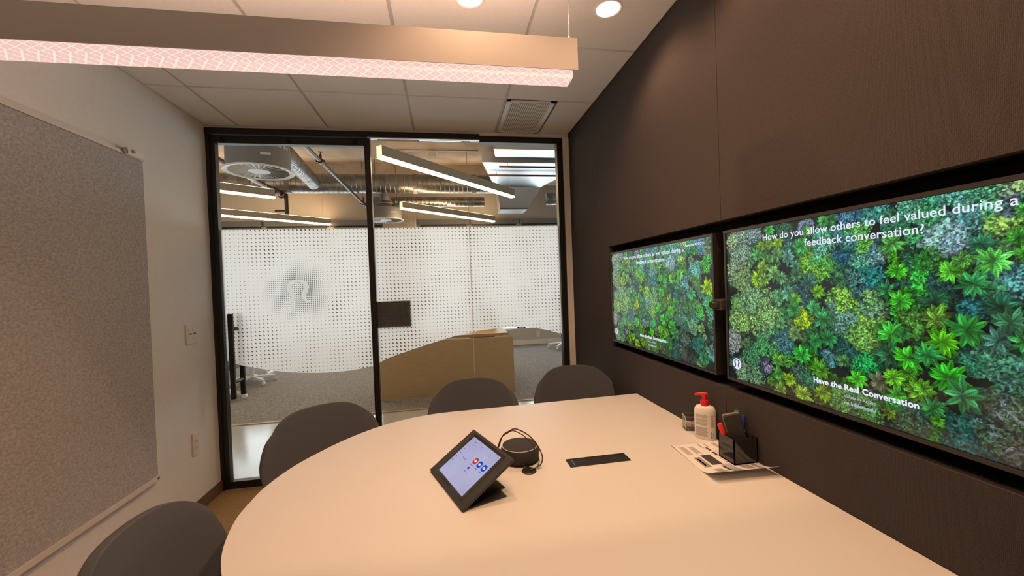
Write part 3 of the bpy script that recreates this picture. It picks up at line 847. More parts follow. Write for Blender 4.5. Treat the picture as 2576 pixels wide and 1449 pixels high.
ch = make_chair('grey upholstered chair behind the far table edge, between two other chairs')
def put(o, x, y, turn):
    o.location = (x, y, 0); o.rotation_euler = (0, 0, turn)
put(ch, .115, 1.985, 3.06)
c2 = copy_tree(ch); c2['label'] = 'grey upholstered chair in the corner by the fabric wall'
put(c2, .73, 2.134, 2.966)
c3 = copy_tree(ch); c3['label'] = 'grey upholstered chair in front of the glass door, at the rounded table corner'
put(c3, -.454, 1.727, -2.606)
c4 = copy_tree(ch); c4['label'] = 'grey upholstered chair at the rounded table end, beside the felt panel'
put(c4, -.48, 1.068, -1.533)

# ================================================================== ON THE TABLE
# tablet in an angled desk enclosure
e = Vector((.33964446, -.9405539, 0)); nh = Vector((.9405539, .33964446, 0))
TIL = math.radians(31.3)
tabu = nh * math.cos(TIL) + Vector((0, 0, 1)) * math.sin(TIL); tabn = e.cross(tabu)
base0 = Vector((-.068, 1.328, TZ + .0075))
tb = thing('tablet_console', 'black angled touch tablet console standing on the white table', 'tablet', base0)
def frame(off=0.0):
    o = tabn * off
    return Matrix(((e.x, tabu.x, tabn.x, o.x), (e.y, tabu.y, tabn.y, o.y), (e.z, tabu.z, tabn.z, o.z), (0, 0, 0, 1)))
Fm = frame()
bl = MB()
x0, x1, y0, y1 = -.018, .266, .0, .192
hous = MB(); hous.prism([(x0, y0), (x1, y0), (x1, y1), (x0, y1)], -.0085, 0, Fm, bev=.002).build('housing', M['case'], tb)
MB().prism([(.014, .012), (.232, .012), (.232, .182), (.014, .182)], -.001, .0006, Fm).build('glass_border', M['smoke'], tb)
scr = MB().prism([(.0255, .0212), (.2195, .0212), (.2195, .1725), (.0255, .1725)], .0005, .0010, Fm)
def tablet_screen():
    m = mat('tablet_screen', (.02, .02, .022), .12, spec=.4)
    b = m.node_tree.nodes['Principled BSDF']
    tc = N(m, 'ShaderNodeTexCoord'); nz = N(m, 'ShaderNodeTexNoise'); nz.inputs['Scale'].default_value = 9; nz.inputs['Detail'].default_value = 3
    rp = N(m, 'ShaderNodeValToRGB')
    rp.color_ramp.elements[0].position = .35; rp.color_ramp.elements[0].color = (.36, .37, .60, 1)
    rp.color_ramp.elements[1].position = .65; rp.color_ramp.elements[1].color = (.44, .44, .66, 1)
    lk(m, tc.outputs['Object'], nz.inputs['Vector']); lk(m, nz.outputs['Fac'], rp.inputs[0]); lk(m, rp.outputs[0], b.inputs['Emission Color'])
    b.inputs['Emission Strength'].default_value = .92
    return m
sc = scr.build('screen', tablet_screen(), tb)
ic_red, ic_blue, ic_dark = emis('icon_red', (.55, .045, .03), 1), emis('icon_blue', (.015, .07, .55), 1), emis('icon_navy', (.05, .05, .24), 1)
ic_pale = emis('icon_white', (.75, .75, .9), 1); ic_txt = emis('icon_caption', (.14, .14, .24), 1)
for (cx, cy, m_) in ((.1395, .1168, ic_red), (.1690, .1168, ic_blue), (.1985, .1172, ic_blue)):
    o = MB().prism([(cx + a, cy + b_) for a, b_ in rrect(.0215, .0215, .006)], .0010, .0013, Fm).build('app_icon', m_, sc)
    MB().prism([(cx + a, cy + b_) for a, b_ in rrect(.010, .007, .0015)], .0013, .0015, Fm).build('icon_mark', ic_pale, o)
    MB().box((cx - .009, cy - .0175, .0010), (cx + .009, cy - .0155, .0012), Fm).build('icon_caption', ic_txt, sc)
MB().lathe([(.0058, .0010), (.0058, .0013)], 20, Fm @ Matrix.Translation((.1385, .0875, 0)), sx=1, sy=.7).build('app_icon', ic_dark, sc)
MB().box((.128, .0735, .001), (.150, .0752, .0012), Fm).build('icon_caption', ic_txt, sc)
for (a, b_, w_) in ((.056, .160, .011), (.100, .160, .009), (.034, .122, .006), (.034, .105, .010), (.033, .089, .007), (.031, .072, .010), (.070, .099, .026), (.072, .088, .005)):
    MB().box((a, b_, .001), (a + w_, b_ + .0018, .0012), Fm).build('status_text', ic_txt, sc)
MB().lathe([(.002, .0006), (.002, .0012)], 12, Fm @ Matrix.Translation((.222, .090, 0))).build('camera_eye', M['plastic'], tb)
# wedge foot under the housing
wd = MB()
pr = [(.010, 0), (.158, 0), (.158, .004), (.112, .050), (.014, .006)]     # (distance back, height)
for s0, s1 in ((.035, .215),):
    pts0 = [e * s0 + nh * a + Vector((0, 0, b_ - .0073)) for a, b_ in pr]; pts1 = [e * s1 + nh * a + Vector((0, 0, b_ - .0073)) for a, b_ in pr]
    va = [wd.bm.verts.new(p) for p in pts0]; vb = [wd.bm.verts.new(p) for p in pts1]
    wd.bm.faces.new(va); wd.bm.faces.new(vb[::-1])
    for i in range(5): wd.bm.faces.new((va[i], vb[i], vb[(i + 1) % 5], va[(i + 1) % 5]))
wd.build('stand_foot', M['plastic'], tb)
bp = MB(); q = [(-.012, 0.002), (.260, .002), (.260, .140), (-.012, .140)]
bp.prism([(e * a + nh * b_).to_2d()[:] for a, b_ in q], -.0072, -.0035).build('base_plate', M['case'], tb)

# round conference speaker
sp = thing('conference_speaker', 'round black puck speaker with pale ring, on the white table', 'speaker', (.236, 1.362, TZ))
MB().lathe([(0, 0), (.058, 0), (.063, .004), (.0675, .022), (.0665, .040), (.063, .049), (.060, .0515), (0, .0515)], 48).build('body', M['mesh'], sp)
MB().lathe([(.0605, .0512), (.0625, .0520), (.0635, .0508), (.0625, .0490)], 48, cap=False).build('light_ring', M['ring'], sp)
MB().lathe([(0, .0514), (.060, .0514), (.060, .0526), (0, .0530)], 48).build('top_fabric', M['mesh'], sp)
MB().lathe([(.0655, 0), (.0655, .003), (.060, .003), (.060, 0)], 48, cap=False).build('rubber_foot', M['plastic'], sp)

gm = thing('cable_grommet', 'small round black grommet in the tabletop holding two cords', 'grommet', (.2475, 1.268, TZ))
MB().lathe([(0, 0), (.0245, 0), (.0245, .0018), (.0225, .0032), (.0105, .0030), (.0095, .0005), (0, .0005)], 32).build('cap', M['plastic'], gm)
MB().box((-.005, .010, .0012), (.005, .0245, .0036)).build('cord_slot', M['blackm'], gm)

loop = [(.150, 1.330, TZ + .055), (.158, 1.322, .805), (.170, 1.312, .842), (.190, 1.305, .858), (.213, 1.300, .866), (.250, 1.298, .846), (.276, 1.295, .818), (.292, 1.290, .790), (.298, 1.285, .764), (.288, 1.278, .746), (.268, 1.272, .741), (.251, 1.270, .738)]
cd = MB().tube(spline(loop, 10), .0021, 10).build('power_cable', M['cord'])
tag(cd, 'outer thin dark cord looping from tablet over the puck speaker into grommet', 'cord', 'cords looping into the table grommet')
loop2 = [(a + .004 * math.sin(i * .7) - .007, b_ + .009, c_ - .009 + (.002 if i > 8 else 0)) for i, (a, b_, c_) in enumerate(loop)]
loop2[-1] = (.2455, 1.273, .738)
cd = MB().tube(spline(loop2, 10), .0017, 10).build('data_cable', M['cord'])
tag(cd, 'inner thin dark cord nested under the other cord loop by the speaker', 'cord', 'cords looping into the table grommet')
c3d = [(.236, 1.300, TZ + .010), (.2365, 1.290, TZ + .007), (.239, 1.282, TZ + .0045), (.244, 1.274, TZ + .0035)]
cd = MB().tube(spline(c3d, 8), .0018, 8).build('audio_cable', M['cord'])
tag(cd, 'short straight cord running from the puck speaker down to the grommet', 'cord')

# lotion pump bottle
bo = thing('pump_bottle', 'white pump bottle with red pump head, on table by the fabric wall', 'bottle', (.957, 1.366, TZ), math.radians(-40))
bo.scale = (.87, .90, .96)
SX, SY = 1.0, .62
MB().lathe([(0, 0), (.039, 0), (.0425, .004), (.0430, .02), (.0432, .105), (.0415, .117), (.035, .127), (.022, .132), (.016, .133)], 48, None, SX, SY).build('body', M['bottle'], bo)
MB().lathe([(.0150, .130), (.0178, .131), (.0182, .149), (.0165, .152), (0, .152)], 32).build('collar', M['red'], bo)
p = MB().lathe([(.0105, .152), (.0098, .168), (0, .168)], 24)
p.build('pump_neck', M['red'], bo)
noz = MB(); noz.tube([(.012, 0, .1735), (-.004, 0, .1745), (-.022, 0, .1735), (-.036, 0, .1705), (-.040, 0, .168)], [.0070, .0078, .0062, .0046, .0035], 12)
noz.lathe([(.0105, .166), (.0115, .170), (.0105, .179), (0, .180)], 24)
noz.build('pump_head', M['red'], bo)
def on_bottle(rows, name, m_):
    q_ = MB()
    for (a0, a1, z0, z1) in rows:
        n = max(2, int(abs(a1 - a0) / 4))
        for k in range(n):
            vs = []
            for (aa, zz) in ((a0 + (a1 - a0) * k / n, z0), (a0 + (a1 - a0) * (k + 1) / n, z0), (a0 + (a1 - a0) * (k + 1) / n, z1), (a0 + (a1 - a0) * k / n, z1)):
                t = math.radians(aa); rr = .04365
                vs.append((rr * SX * math.cos(t), rr * SY * math.sin(t), zz))
            q_.face(vs)
    return q_.build(name, m_, bo, smooth=False, fixn=False)
rows = []
random.seed(3)
for z0, z1 in ((.086, .098), (.072, .081), (.056, .069), (.012, .049)):
    z = z1
    while z > z0 + .001:
        a1 = 286 + random.uniform(-10, 2)
        a = 212 + random.uniform(0, 3)
        while a < a1:
            s = random.uniform(3, 9); rows.append((a, min(a + s, a1), z - .0013, z)); a += s + 1.3
        z -= .0026
on_bottle(rows, 'small_print', M['ink'])
rows = [(302, 322 + random.uniform(-4, 4), z, z + .0018) for z in np.arange(.072, .098, .0034)]
on_bottle(rows, 'pink_print', M['inkpink'])
rows = [(302, 322 + random.uniform(-6, 3), z, z + .0014) for z in np.arange(.052, .068, .003)]
on_bottle(rows, 'side_print', M['ink'])
rows = [(313, 322, z, z + .0012) for z in np.arange(.008, .030, .0028)]
on_bottle(rows, 'side_print', M['ink'])
rows = [(303, 309, z, z + random.choice((.0006, .0011, .0016))) for z in np.arange(.008, .032, .0022)]
on_bottle(rows, 'barcode', M['inkdark'])

# acrylic box of clips
ab = thing('acrylic_box', 'small clear acrylic box of clips beside the pump bottle', 'box', (.957, 1.462, TZ), math.radians(-18))
s, hgt, tk = .024, .056, .0022
b = MB()
b.box((-s, -s, 0), (s, s, tk))
for q in (((-s, -s, 0), (s, -s + tk, hgt)), ((-s, s - tk, 0), (s, s, hgt)), ((-s, -s, 0), (-s + tk, s, hgt)), ((s - tk, -s, 0), (s, s, hgt))): b.box(*q)
b.build('walls', M['acrylic'], ab)
rim = MB(); zz = hgt
for p0, p1 in (((-s, -s), (s, -s)), ((s, -s), (s, s)), ((s, s), (-s, s)), ((-s, s), (-s, -s))): rim.cyl((*p0, zz), (*p1, zz), .0009, 6)
for p0 in ((-s, -s), (s, -s), (-s, s)): rim.cyl((*p0, 0), (*p0, zz), .0008, 6)
rim.build('rim', M['ring'], ab)
random.seed(11)
cl = MB()
for k in range(95):
    x, y, z = random.uniform(-s + .006, s - .006), random.uniform(-s + .006, s - .006), TZ + tk + random.uniform(.002, .024)
    Mx = Matrix.Translation((0, 0, z)) @ Matrix.Translation((x, y, 0)) @ Matrix.Rotation(random.uniform(0, PI), 4, 'Z') @ Matrix.Rotation(random.uniform(-1, 1), 4, 'X')
    cl.tube([Mx @ Vector(v) for v in ((-.007, 0, 0), (.006, 0, 0), (.006, .003, 0), (-.005, .003, 0))], .0007, 5)
cl = cl.build('paper_clips', M['clips']); cl.location = (.957, 1.462, 0); cl.rotation_euler = (0, 0, math.radians(-18))
tag(cl, 'loose heap of pale clips inside the clear acrylic box', 'clips', kind='stuff')

# printed sheet under the pen box
A_, B_, C_, D_ = Vector((.792, 1.333, 0)), Vector((.772, 1.062, 0)), Vector((.981, 1.050, 0)), Vector((.984, 1.330, 0))
def sheet_pt(a, b_, lift=0.0):
    """a along A->D (towards the wall), b along A->B (towards the eye)"""
    p = (A_ * (1 - a) + D_ * a) * (1 - b_) + (B_ * (1 - a) + C_ * a) * b_
    z = .0008 + .030 * max(0, (b_ - .68) / .32) ** 1.8 + .004 * max(0, (.10 - a) / .10) * max(0, 1 - b_ * 1.5)
    return Vector((p.x, p.y, TZ + z + lift))
pm = MB(); nn = 28
vs = [[pm.bm.verts.new(sheet_pt(i / nn, j / nn)) for i in range(nn + 1)] for j in range(nn + 1)]
for j in range(nn):
    for i in range(nn): pm.bm.faces.new((vs[j][i], vs[j][i + 1], vs[j + 1][i + 1], vs[j + 1][i]))
pm.smooth = True
ps_ = pm.build('printed_sheet', M['paper']); tag(ps_, 'printed white sheet of instructions lying under the black pen box', 'paper')
sm = ps_.modifiers.new('thickness', 'SOLIDIFY'); sm.thickness = .0003; sm.offset = 0
def marks(rects, name, m_):
    q_ = MB()
    for (a0, b0, a1, b1) in rects:
        na, nb = max(1, int(abs(a1 - a0) * 20)), max(1, int(abs(b1 - b0) * 20))
        for i in range(na):
            for j in range(nb):
                q_.face([sheet_pt(a0 + (a1 - a0) * (i + u_) / na, b0 + (b1 - b0) * (j + v_) / nb, .0006) for u_, v_ in ((0, 0), (1, 0), (1, 1), (0, 1))])
    return q_.build(name, m_, ps_, fixn=False)
random.seed(4)
tx = []
for (a0, b0, b1, n) in ((.10, .08, .34, 5), (.27, .10, .36, 5), (.50, .04, .20, 2), (.62, .05, .18, 2), (.78, .04, .26, 4), (.20, .72, .96, 7), (.42, .62, .96, 8), (.66, .58, .92, 8), (.86, .56, .92, 4)):
    for k in range(n):
        a = a0 + k * .021
        tx.append((a, b0, a + .007, b1 - random.uniform(0, .08)))
    marks(tx, 'printed_lines', M['inkdark']); tx = []
for q_ in ((.12, .40, .24, .66), (.10, .84, .15, .98)): marks([q_], 'printed_photo', M['ink'])
for q_ in ((.28, .36, .46, .62), (.15, .44, .185, .62), (.555, .16, .60, .26), (.555, .30, .60, .40), (.40, .66, .44, .90)): marks([q_], 'dark_printed_panel', M['inkdark'])
cir = MB()
for k in range(3):
    c = [sheet_pt(.565 + .012 * math.cos(t) + .002 * k, .50 + .05 * k - .02 + .012 * math.sin(t), .0007) for t in np.linspace(0, 2 * PI, 13)[:-1]]
    cir.face(c)
cir.build('printed_icon', M['inkdark'], ps_, fixn=False)

# smoked pen box with its contents
bx0, bx1, by0, by1, bh = .900, .986, 1.142, 1.216, .082
PB = TZ + .0016
pb = thing('pen_box', 'square smoked black acrylic pen box standing on the printed sheet', 'box', ((bx0 + bx1) / 2, (by0 + by1) / 2, PB))
w2, d2, tk = (bx1 - bx0) / 2, (by1 - by0) / 2, .0032
b = MB(); b.box((-w2, -d2, 0), (w2, d2, .004))
for q in (((-w2, -d2, 0), (w2, -d2 + tk, bh)), ((-w2, d2 - tk, 0), (w2, d2, bh)), ((-w2, -d2, 0), (-w2 + tk, d2, bh)), ((w2 - tk, -d2, 0), (w2, d2, bh))): b.box(*q)
b.build('walls', M['smoke'], pb)
def stick(name, label, cat, p, q, group=None):
    p, q = Vector(p), Vector(q)
    t = thing(name, label, cat, p, 0, group)
    rot = (q - p).to_track_quat('Z', 'Y').to_matrix().to_4x4()
    return t, rot, (q - p).length
def marker(label, p, q, capm):
    t, Rm, ln = stick('whiteboard_marker', label, 'marker', p, q, 'markers in the smoked pen box')
    MB().lathe([(0, 0), (.0072, 0), (.0078, .004), (.0078, ln - .042)], 20, Rm).build('barrel', M['white'], t)
    MB().lathe([(.0080, ln - .044), (.0088, ln - .042), (.0084, ln - .003), (.0070, ln), (0, ln)], 20, Rm).build('cap', capm, t)
marker('whiteboard marker with red cap leaning out of the pen box', (.935, 1.190, PB + .0135), (.893, 1.200, .853), M['redm'])
marker('whiteboard marker with blue cap standing upright in the pen box', (.962, 1.190, PB + .0115), (.9805, 1.196, .873), M['blue'])
marker('whiteboard marker with green cap behind the blue one in the pen box', (.944, 1.203, PB + .0115), (.966, 1.2065, .890), M['green'])
p_, q_ = Vector((.951, 1.166, PB + .012)), Vector((.921, 1.180, .888))
t = thing('board_eraser', 'dark grey whiteboard eraser leaning tall out of the pen box', 'eraser', p_)
zd = (q_ - p_).normalized(); nd = Vector((-.42, -.9, .1)); nd = (nd - zd * nd.dot(zd)).normalized(); xd = nd.cross(zd)
Rm = Matrix(((xd.x, nd.x, zd.x, 0), (xd.y, nd.y, zd.y, 0), (xd.z, nd.z, zd.z, 0), (0, 0, 0, 1))); ln = (q_ - p_).length
MB().prism([(a, b_) for a, b_ in rrect(.050, .011, .004)], 0, ln, Rm @ Matrix.Translation((0, .0055, 0)), bev=.003).build('felt_pad', M['eraser'], t)
MB().prism([(a, b_) for a, b_ in rrect(.052, .013, .004)], 0, ln + .001, Rm @ Matrix.Translation((0, -.007, 0)), bev=.003).build('grip', M['erasergrip'], t)

# ================================================================== CEILING FITTINGS
def downlight(x, y, tilt, label):
    t = thing('recessed_downlight', label, 'ceiling light', (x, y, C), 0, 'recessed ceiling downlights')
    MB().lathe([(.0485, .006), (.0500, -.001), (.0555, -.0035), (.0600, -.0012), (.0600, .0004), (.0515, .0006)], 48, cap=False).build('trim_ring', M['white'], t)
    MB().lathe([(.0500, .000), (.0485, .010), (.0440, .050), (.0400, .075)], 40, cap=False).build('reflector', M['white'], t)
    MB().lathe([(0, .066), (.040, .066), (.040, .072), (0, .072)], 32).build('lamp', M['lamp'], t)
    li = bpy.data.lights.new('lamp_light', 'SPOT'); li.energy = DOWNLIGHT_W * {1.60: 1.1, 1.595: .75, 1.075: .88 if x < .5 else .66, .50: .85 if x < .5 else 1.2}[y]; li.color = DOWNLIGHT_COL
    li.spot_size = math.radians(150); li.spot_blend = .78; li.shadow_soft_size = .016
    lo = link(bpy.data.objects.new('lamp_light', li), t); lo.location = (0, 0, .030); lo.rotation_euler = (tilt[0], tilt[1], 0)
    return t
names = ['recessed ceiling downlight above the pendant lamp, cut by the top edge of the photo', 'recessed ceiling downlight near the fabric wall, beyond the pendant lamp', 'recessed ceiling downlight over the tablet, nearer the eye than the pendant lamp', 'recessed ceiling downlight over the pen box, nearer the eye than the pendant lamp', 'recessed ceiling downlight straight above the near table edge', 'recessed ceiling downlight beside the nearer wall display']
for i, (x, y) in enumerate(DL):
    downlight(x, y, (0, 0), names[i])

PY, PX1, PX0 = 1.35, .493, -2.2
PX0 = L + .06
pd = thing('pendant_light', 'long white linear pendant lamp hanging over the table', 'pendant lamp', ((PX0 + PX1) / 2, PY, 2.0915))
px = (PX1 - PX0) / 2
b = MB()
z0, z1, wd_ = .004, .1155, .085
b.box((-px, 0, z0), (px, .003, z1)); b.box((-px, wd_ - .003, z0), (px, wd_, z1)); b.box((-px, .003, z1 - .012), (px, wd_ - .003, z1 - .009))
b.build('housing', M['pendant'], pd)
MB().box((px - .003, .003, z0), (px, wd_ - .003, z1)).build('end_cap', M['pendant'], pd)
MB().box((-px, .003, z0), (-px + .003, wd_ - .003, z1)).build('end_cap', M['pendant'], pd)
MB().prism([(.006, .014), (.010, -.0195), (wd_ - .010, -.0195), (wd_ - .006, .014)], -px + .004, px - .018, Matrix(((0, 0, 1, 0), (1, 0, 0, 0), (0, 1, 0, 0), (0, 0, 0, 1)))).build('prismatic_lens', M['lens'], pd)
MB().box((-px + .02, .010, z1 - .0088), (px - .02, wd_ - .010, z1 - .006)).build('uplight_strip', M['pend_top'], pd)
for sx in (-1, 1):
    x = sx * (px - .026)
    c = MB().cyl((x, .010, z1), (x, .010, C - 2.0915), .0008, 8).build('suspension_cable', M['alu'], pd)
    g = MB(); g.cyl((x - .0022, .010, z1 - .004), (x - .0022, .010, z1 + .012), .0012, 8); g.cyl((x + .0022, .010, z1 - .004), (x + .0022, .010, z1 + .010), .0012, 8)
    g.build('cable_gripper', M['alu'], c)

vx0, vx1, vy0, vy1 = VENT[0], VENT[1], 2.466, 2.990
vt = thing('air_vent', 'slatted white air vent set into the ceiling above the glass front', 'vent', ((vx0 + vx1) / 2, (vy0 + vy1) / 2, C))
a, b_ = (vx1 - vx0) / 2, (vy1 - vy0) / 2
f = MB(); f.box((-a, -b_, -.003), (-a + .026, b_, .006)); f.box((a - .030, -b_, -.003), (a, b_, .006)); f.box((-a, b_ - .012, -.003), (a, b_, .006)); f.box((-a, -b_, -.003), (a, -b_ + .008, .006))
f.build('frame', M['white'], vt)
MB().box((-a, -b_, .020), (a, b_, .026)).build('backing', M['case'], vt)
n = 19; wx = (2 * a - .056) / n
for k in range(n):
    x = -a + .026 + (k + .5) * wx
    MB().box((x - .0048, -b_ + .008, -.0005), (x + .0048, b_ - .012, .002), Matrix.Rotation(0, 4, 'Y')).build('slat', M['tile'], vt)

# ================================================================== LEFT WALL
fp = thing('felt_panel', 'large grey felt pinboard hung on the white wall between two pale rails', 'pinboard', (L, 1.2, .39))
FY0, FY1 = .02, 2.378
MB().box((.012, FY0 - 1.2, .014), (.026, FY1 - 1.2, 1.668), bev=.002).build('felt', M['felt'], fp)
b = MB(); b.box((0, FY0 - 1.2, 1.662), (.012, FY1 + .010 - 1.2, 1.706)); b.box((.012, FY0 - 1.2, 1.668), (.030, FY1 + .004 - 1.2, 1.682)); b.build('top_rail', M['railwhite'], fp)
b = MB(); b.box((0, FY0 - 1.2, -.012), (.012, FY1 + .006 - 1.2, .016)); b.box((.012, FY0 - 1.2, -.010), (.034, FY1 - 1.2, .013)); b.build('bottom_rail', M['railwhite'], fp)
b = MB(); b.box((.026, 2.262 - 1.2, 1.672), (.036, FY1 + .004 - 1.2, 1.708), bev=.002); cpt = b.build('rail_clip', M['railwhite'], fp)
MB().cyl((.030, 2.300 - 1.2, 1.694), (.040, 2.300 - 1.2, 1.694), .009, 16).build('clip_screw', M['drum'], cpt)
MB().cyl((.028, 2.252 - 1.2, 1.684), (.036, 2.252 - 1.2, 1.684), .016, 16).build('rail_knob', M['drum'], fp)
MB().cyl((.030, FY1 - .012 - 1.2, .002), (.036, FY1 - .012 - 1.2, .002), .007, 12).build('rail_screw', M['drum'], fp)

sw = thing('light_switch', 'double switch plate on the white wall beside the glass door', 'switch', (L, 2.750, 1.110))
MB().box((0, -.052, -.061), (.008, .052, .061), bev=.002).build('plate', M['plate'], sw)
for y in (-.022, .018):
    o = MB().box((.007, y - .015, -.034), (.011, y + .015, .034), bev=.001).build('rocker', M['plate'], sw)
    MB().box((.010, y - .009, -.004), (.0125, y + .009, .004)).build('indicator', M['inkdark'], o)
ou = thing('wall_outlet', 'single outlet plate low on the white wall by the glass door', 'outlet', (L, 2.738, .430))
MB().box((0, -.028, -.068), (.009, .028, .068), bev=.002).build('plate', M['plate'], ou)
o = MB().box((.008, -.013, -.036), (.0115, .013, .036), bev=.001).build('socket_face', M['plate'], ou)
b = MB()
for z in (-.022, .018):
    for y in (-.005, .005): b.box((.0112, y - .001, z - .005), (.0121, y + .001, z + .005))
b.build('slots', M['inkdark'], o)

# ================================================================== OUTSIDE THE GLASS
rs = thing('room_scheduler', 'dark flat panel fixed on the office side of the dotted glass', 'wall panel', (-.381, D + .009, 1.153))
MB().box((-.122, 0, -.097), (.122, .020, .097), bev=.003).build('case', M['plastic'], rs)
MB().box((-.105, .0195, -.080), (.105, .022, .080)).build('display', M['smoke'], rs)

def star_chair(name, label, x, y, rz, seatm, up_=True):
    t = thing(name, label, 'office chair', (x, y, .004), rz, 'office chairs with pale star bases')
    for k in range(5):
        a = 2 * PI * k / 5; ca, sa = math.cos(a), math.sin(a)
        arm = MB(); Mz = Matrix.Rotation(a, 4, 'Z')
        arm.prism([(.03, -.026), (.30, -.018), (.30, .018), (.03, .026)], 0, .030, Mz @ Matrix.Translation((0, 0, .085)) @ Matrix.Rotation(math.radians(6), 4, 'Y'), bev=.004)
        o = arm.build('base_arm', M['white'], t)
        w_ = MB(); w_.cyl((.30 * ca - sa * .014, .30 * sa + ca * .014, .028), (.30 * ca + sa * .014, .30 * sa - ca * .014, .028), .028, 16)
        w_.cyl((.30 * ca, .30 * sa, .03), (.30 * ca, .30 * sa, .065), .008, 8)
        w_.build('caster', M['white'], o)
    MB().lathe([(0, .03), (.025, .03), (.034, .10), (.026, .13), (.022, .40), (0, .40)], 20).build('column', M['white'], t)
    MB().prism(rrect(.48, .46, .12), .40, .47, None, bev=.02).build('seat', seatm, t)
    b = MB(); b.prism(rrect(.44, .50, .10), -.02, .02, Matrix.Translation((0, -.24, .80)) @ Matrix.Rotation(PI / 2 - .12, 4, 'X'), bev=.01); b.build('backrest', seatm, t)
    MB().tube([(0, 0, .40), (0, -.20, .42), (0, -.265, .50), (0, -.25, .66)], .018, 10).build('back_support', M['white'], t)
    return t
M['officeseat'] = mat('office_seat_fabric', (.16, .17, .19), .9)
star_chair('office_chair', 'office chair with pale star base behind the film by the door handle', -2.86, 6.42, math.radians(-40), M['officeseat'])
star_chair('office_chair', 'office chair base with white casters close to the door handle foot', -2.86, 5.50, math.radians(6), M['officeseat'])
star_chair('office_chair', 'office chair with white star base near the windows, by the glass edge', 2.30, 7.72, math.radians(160), M['officeseat'])
star_chair('office_chair', 'office chair mostly hidden behind the wood-panelled desk', .62, 5.88, math.radians(-31), M['officeseat'])

dk = thing('office_desk', 'wood-panelled desk in the office straight beyond the fixed glass', 'desk', (0, 4.84, 0))
MB().box((-.787, 0, .016), (.3035, .022, .690)).build('front_panel', M['woodpanel'], dk)
MB().box((.3065, 0, .016), (.805, .022, .690)).build('front_panel', M['woodpanel'], dk)
MB().prism([(-.02, .06), (.76, .06), (.76, .62), (-.02, .62)], .700, .730).build('desktop', M['wood'], dk)
MB().prism([(-.78, .06), (-.03, .06), (-.03, .62), (-.78, .62)], .700, .730).build('desktop', M['wood'], dk)
for x in (-.74, .72):
    MB().box((x - .025, .30, .03), (x + .025, .36, .70)).build('leg', M['white'], dk)
    MB().box((x - .025, .05, .004), (x + .025, .61, .03)).build('foot', M['white'], dk)
d2_ = thing('office_desk', 'pale desk standing farther back by the office windows, mostly behind film', 'desk', (-3.6, 6.9, 0))
MB().box((-.8, -.38, .70), (.8, .38, .73)).build('desktop', M['wood'], d2_)
for x in (-.72, .72):
    MB().box((x - .03, -.3, .004), (x + .03, .3, .04)).build('foot', M['white'], d2_)
    MB().box((x - .03, -.03, .04), (x + .03, .03, .70)).build('leg', M['white'], d2_)
MB().box((-.70, .10, .30), (.70, .12, .70)).build('modesty_panel', M['officeseat'], d2_)

# lamps hung from the concrete
def strip_light(x, y, z, ang, ln, label, hang):
    t = thing('linear_pendant', label, 'pendant lamp', (x, y, z), ang, 'linear pendants in the open office')
    b = MB(); b.box((0, -.035, .018), (ln, .035, .115)); b.build('housing', M['striph'], t)
    MB().box((.002, -.031, -.004), (ln - .002, .031, .0175)).build('led_lens', M['strip_led'], t)
    MB().box((.01, -.025, .1155), (ln - .01, .025, .118)).build('uplight_lens', M['strip_up'], t)
    MB().box((-.004, -.036, -.004), (0.0, .036, .116)).build('end_cap', M['strip_led'] if False else M['endglow'], t)
    for s, top in hang: MB().cyl((s, 0, .115), (s, 0, top - z), .002, 6).build('suspension_cable', M['alu'], t)
M['endglow'] = emis('end_cap_glow', (1.0, .78, .42), 1.6)
AZ = math.atan2(5.764 - 3.992, 1.031 + .574)
strip_light(-.574, 3.992, 2.60, AZ, 2.39, 'nearest linear pendant lamp seen through the fixed glass pane', ((.08, OFF_Z), (2.31, 3.0)))
strip_light(-.646, 6.60, 2.60, math.atan2(1.45, 1.674), 2.22, 'linear pendant lamp beyond the smaller drum diffuser', ((.08, OFF_Z), (2.0, OFF_Z - .27)))
strip_light(-3.75, 4.60, 2.60, math.atan2(1.2, 1.535), 1.95, 'linear pendant lamp ending under the valve cluster, seen through the door', ((.08, OFF_Z), (1.86, OFF_Z)))
strip_light(-4.02, 6.72, 2.60, math.atan2(1.08, 1.35), 2.39, 'lower linear pendant lamp seen through the door, just over the film', ((.80, OFF_Z), (2.25, OFF_Z)))

def drum(name, x, y, zb, label):
    t = thing(name, label, 'air diffuser', (x, y, zb), 0, 'round drum air diffusers')
    MB().lathe([(.262, 0), (.262, .185), (.20, .215), (.11, .222), (.10, .26), (0, .26)], 48).build('drum', M['drum'], t)
    MB().lathe([(.245, -.004), (.285, -.012), (.292, -.006), (.285, .002), (.262, .004)], 48, cap=False).build('rim', M['white'], t)
    MB().lathe([(0, -.004), (.090, -.004), (.095, .002), (0, .004)], 32).build('hub', M['white'], t)
    MB().lathe([(0, .012), (.25, .012), (.25, .016), (0, .016)], 40).build('dark_plenum', M['case'], t)
    for k in range(32):
        a = 2 * PI * k / 32
        Mz = Matrix.Rotation(a, 4, 'Z') @ Matrix.Translation((.168, 0, 0)) @ Matrix.Rotation(math.radians(32), 4, 'X')
        MB().prism([(-.082, -.006), (.082, -.013), (.082, .013), (-.082, .006)], -.001, .001, Mz).build('blade', M['white'], t)
    for s in (-1, 1): MB().cyl((s * .17, .10, .21), (s * .17, .10, OFF_Z - zb), .004, 6).build('hanger_rod', M['pipe'], t)
    b = MB(); b.box((.05, -.2635, .085), (.13, -.258, .105), Matrix.Rotation(math.radians(14), 4, 'Z')); b.build('maker_plate', M['ring'], t)
    return t
drum('drum_diffuser', -1.665, 4.05, 2.475, 'large round drum air diffuser hanging just beyond the glass door')
drum('drum_diffuser', -.94, 7.0, 2.488, 'smaller looking drum air diffuser beyond the door post')

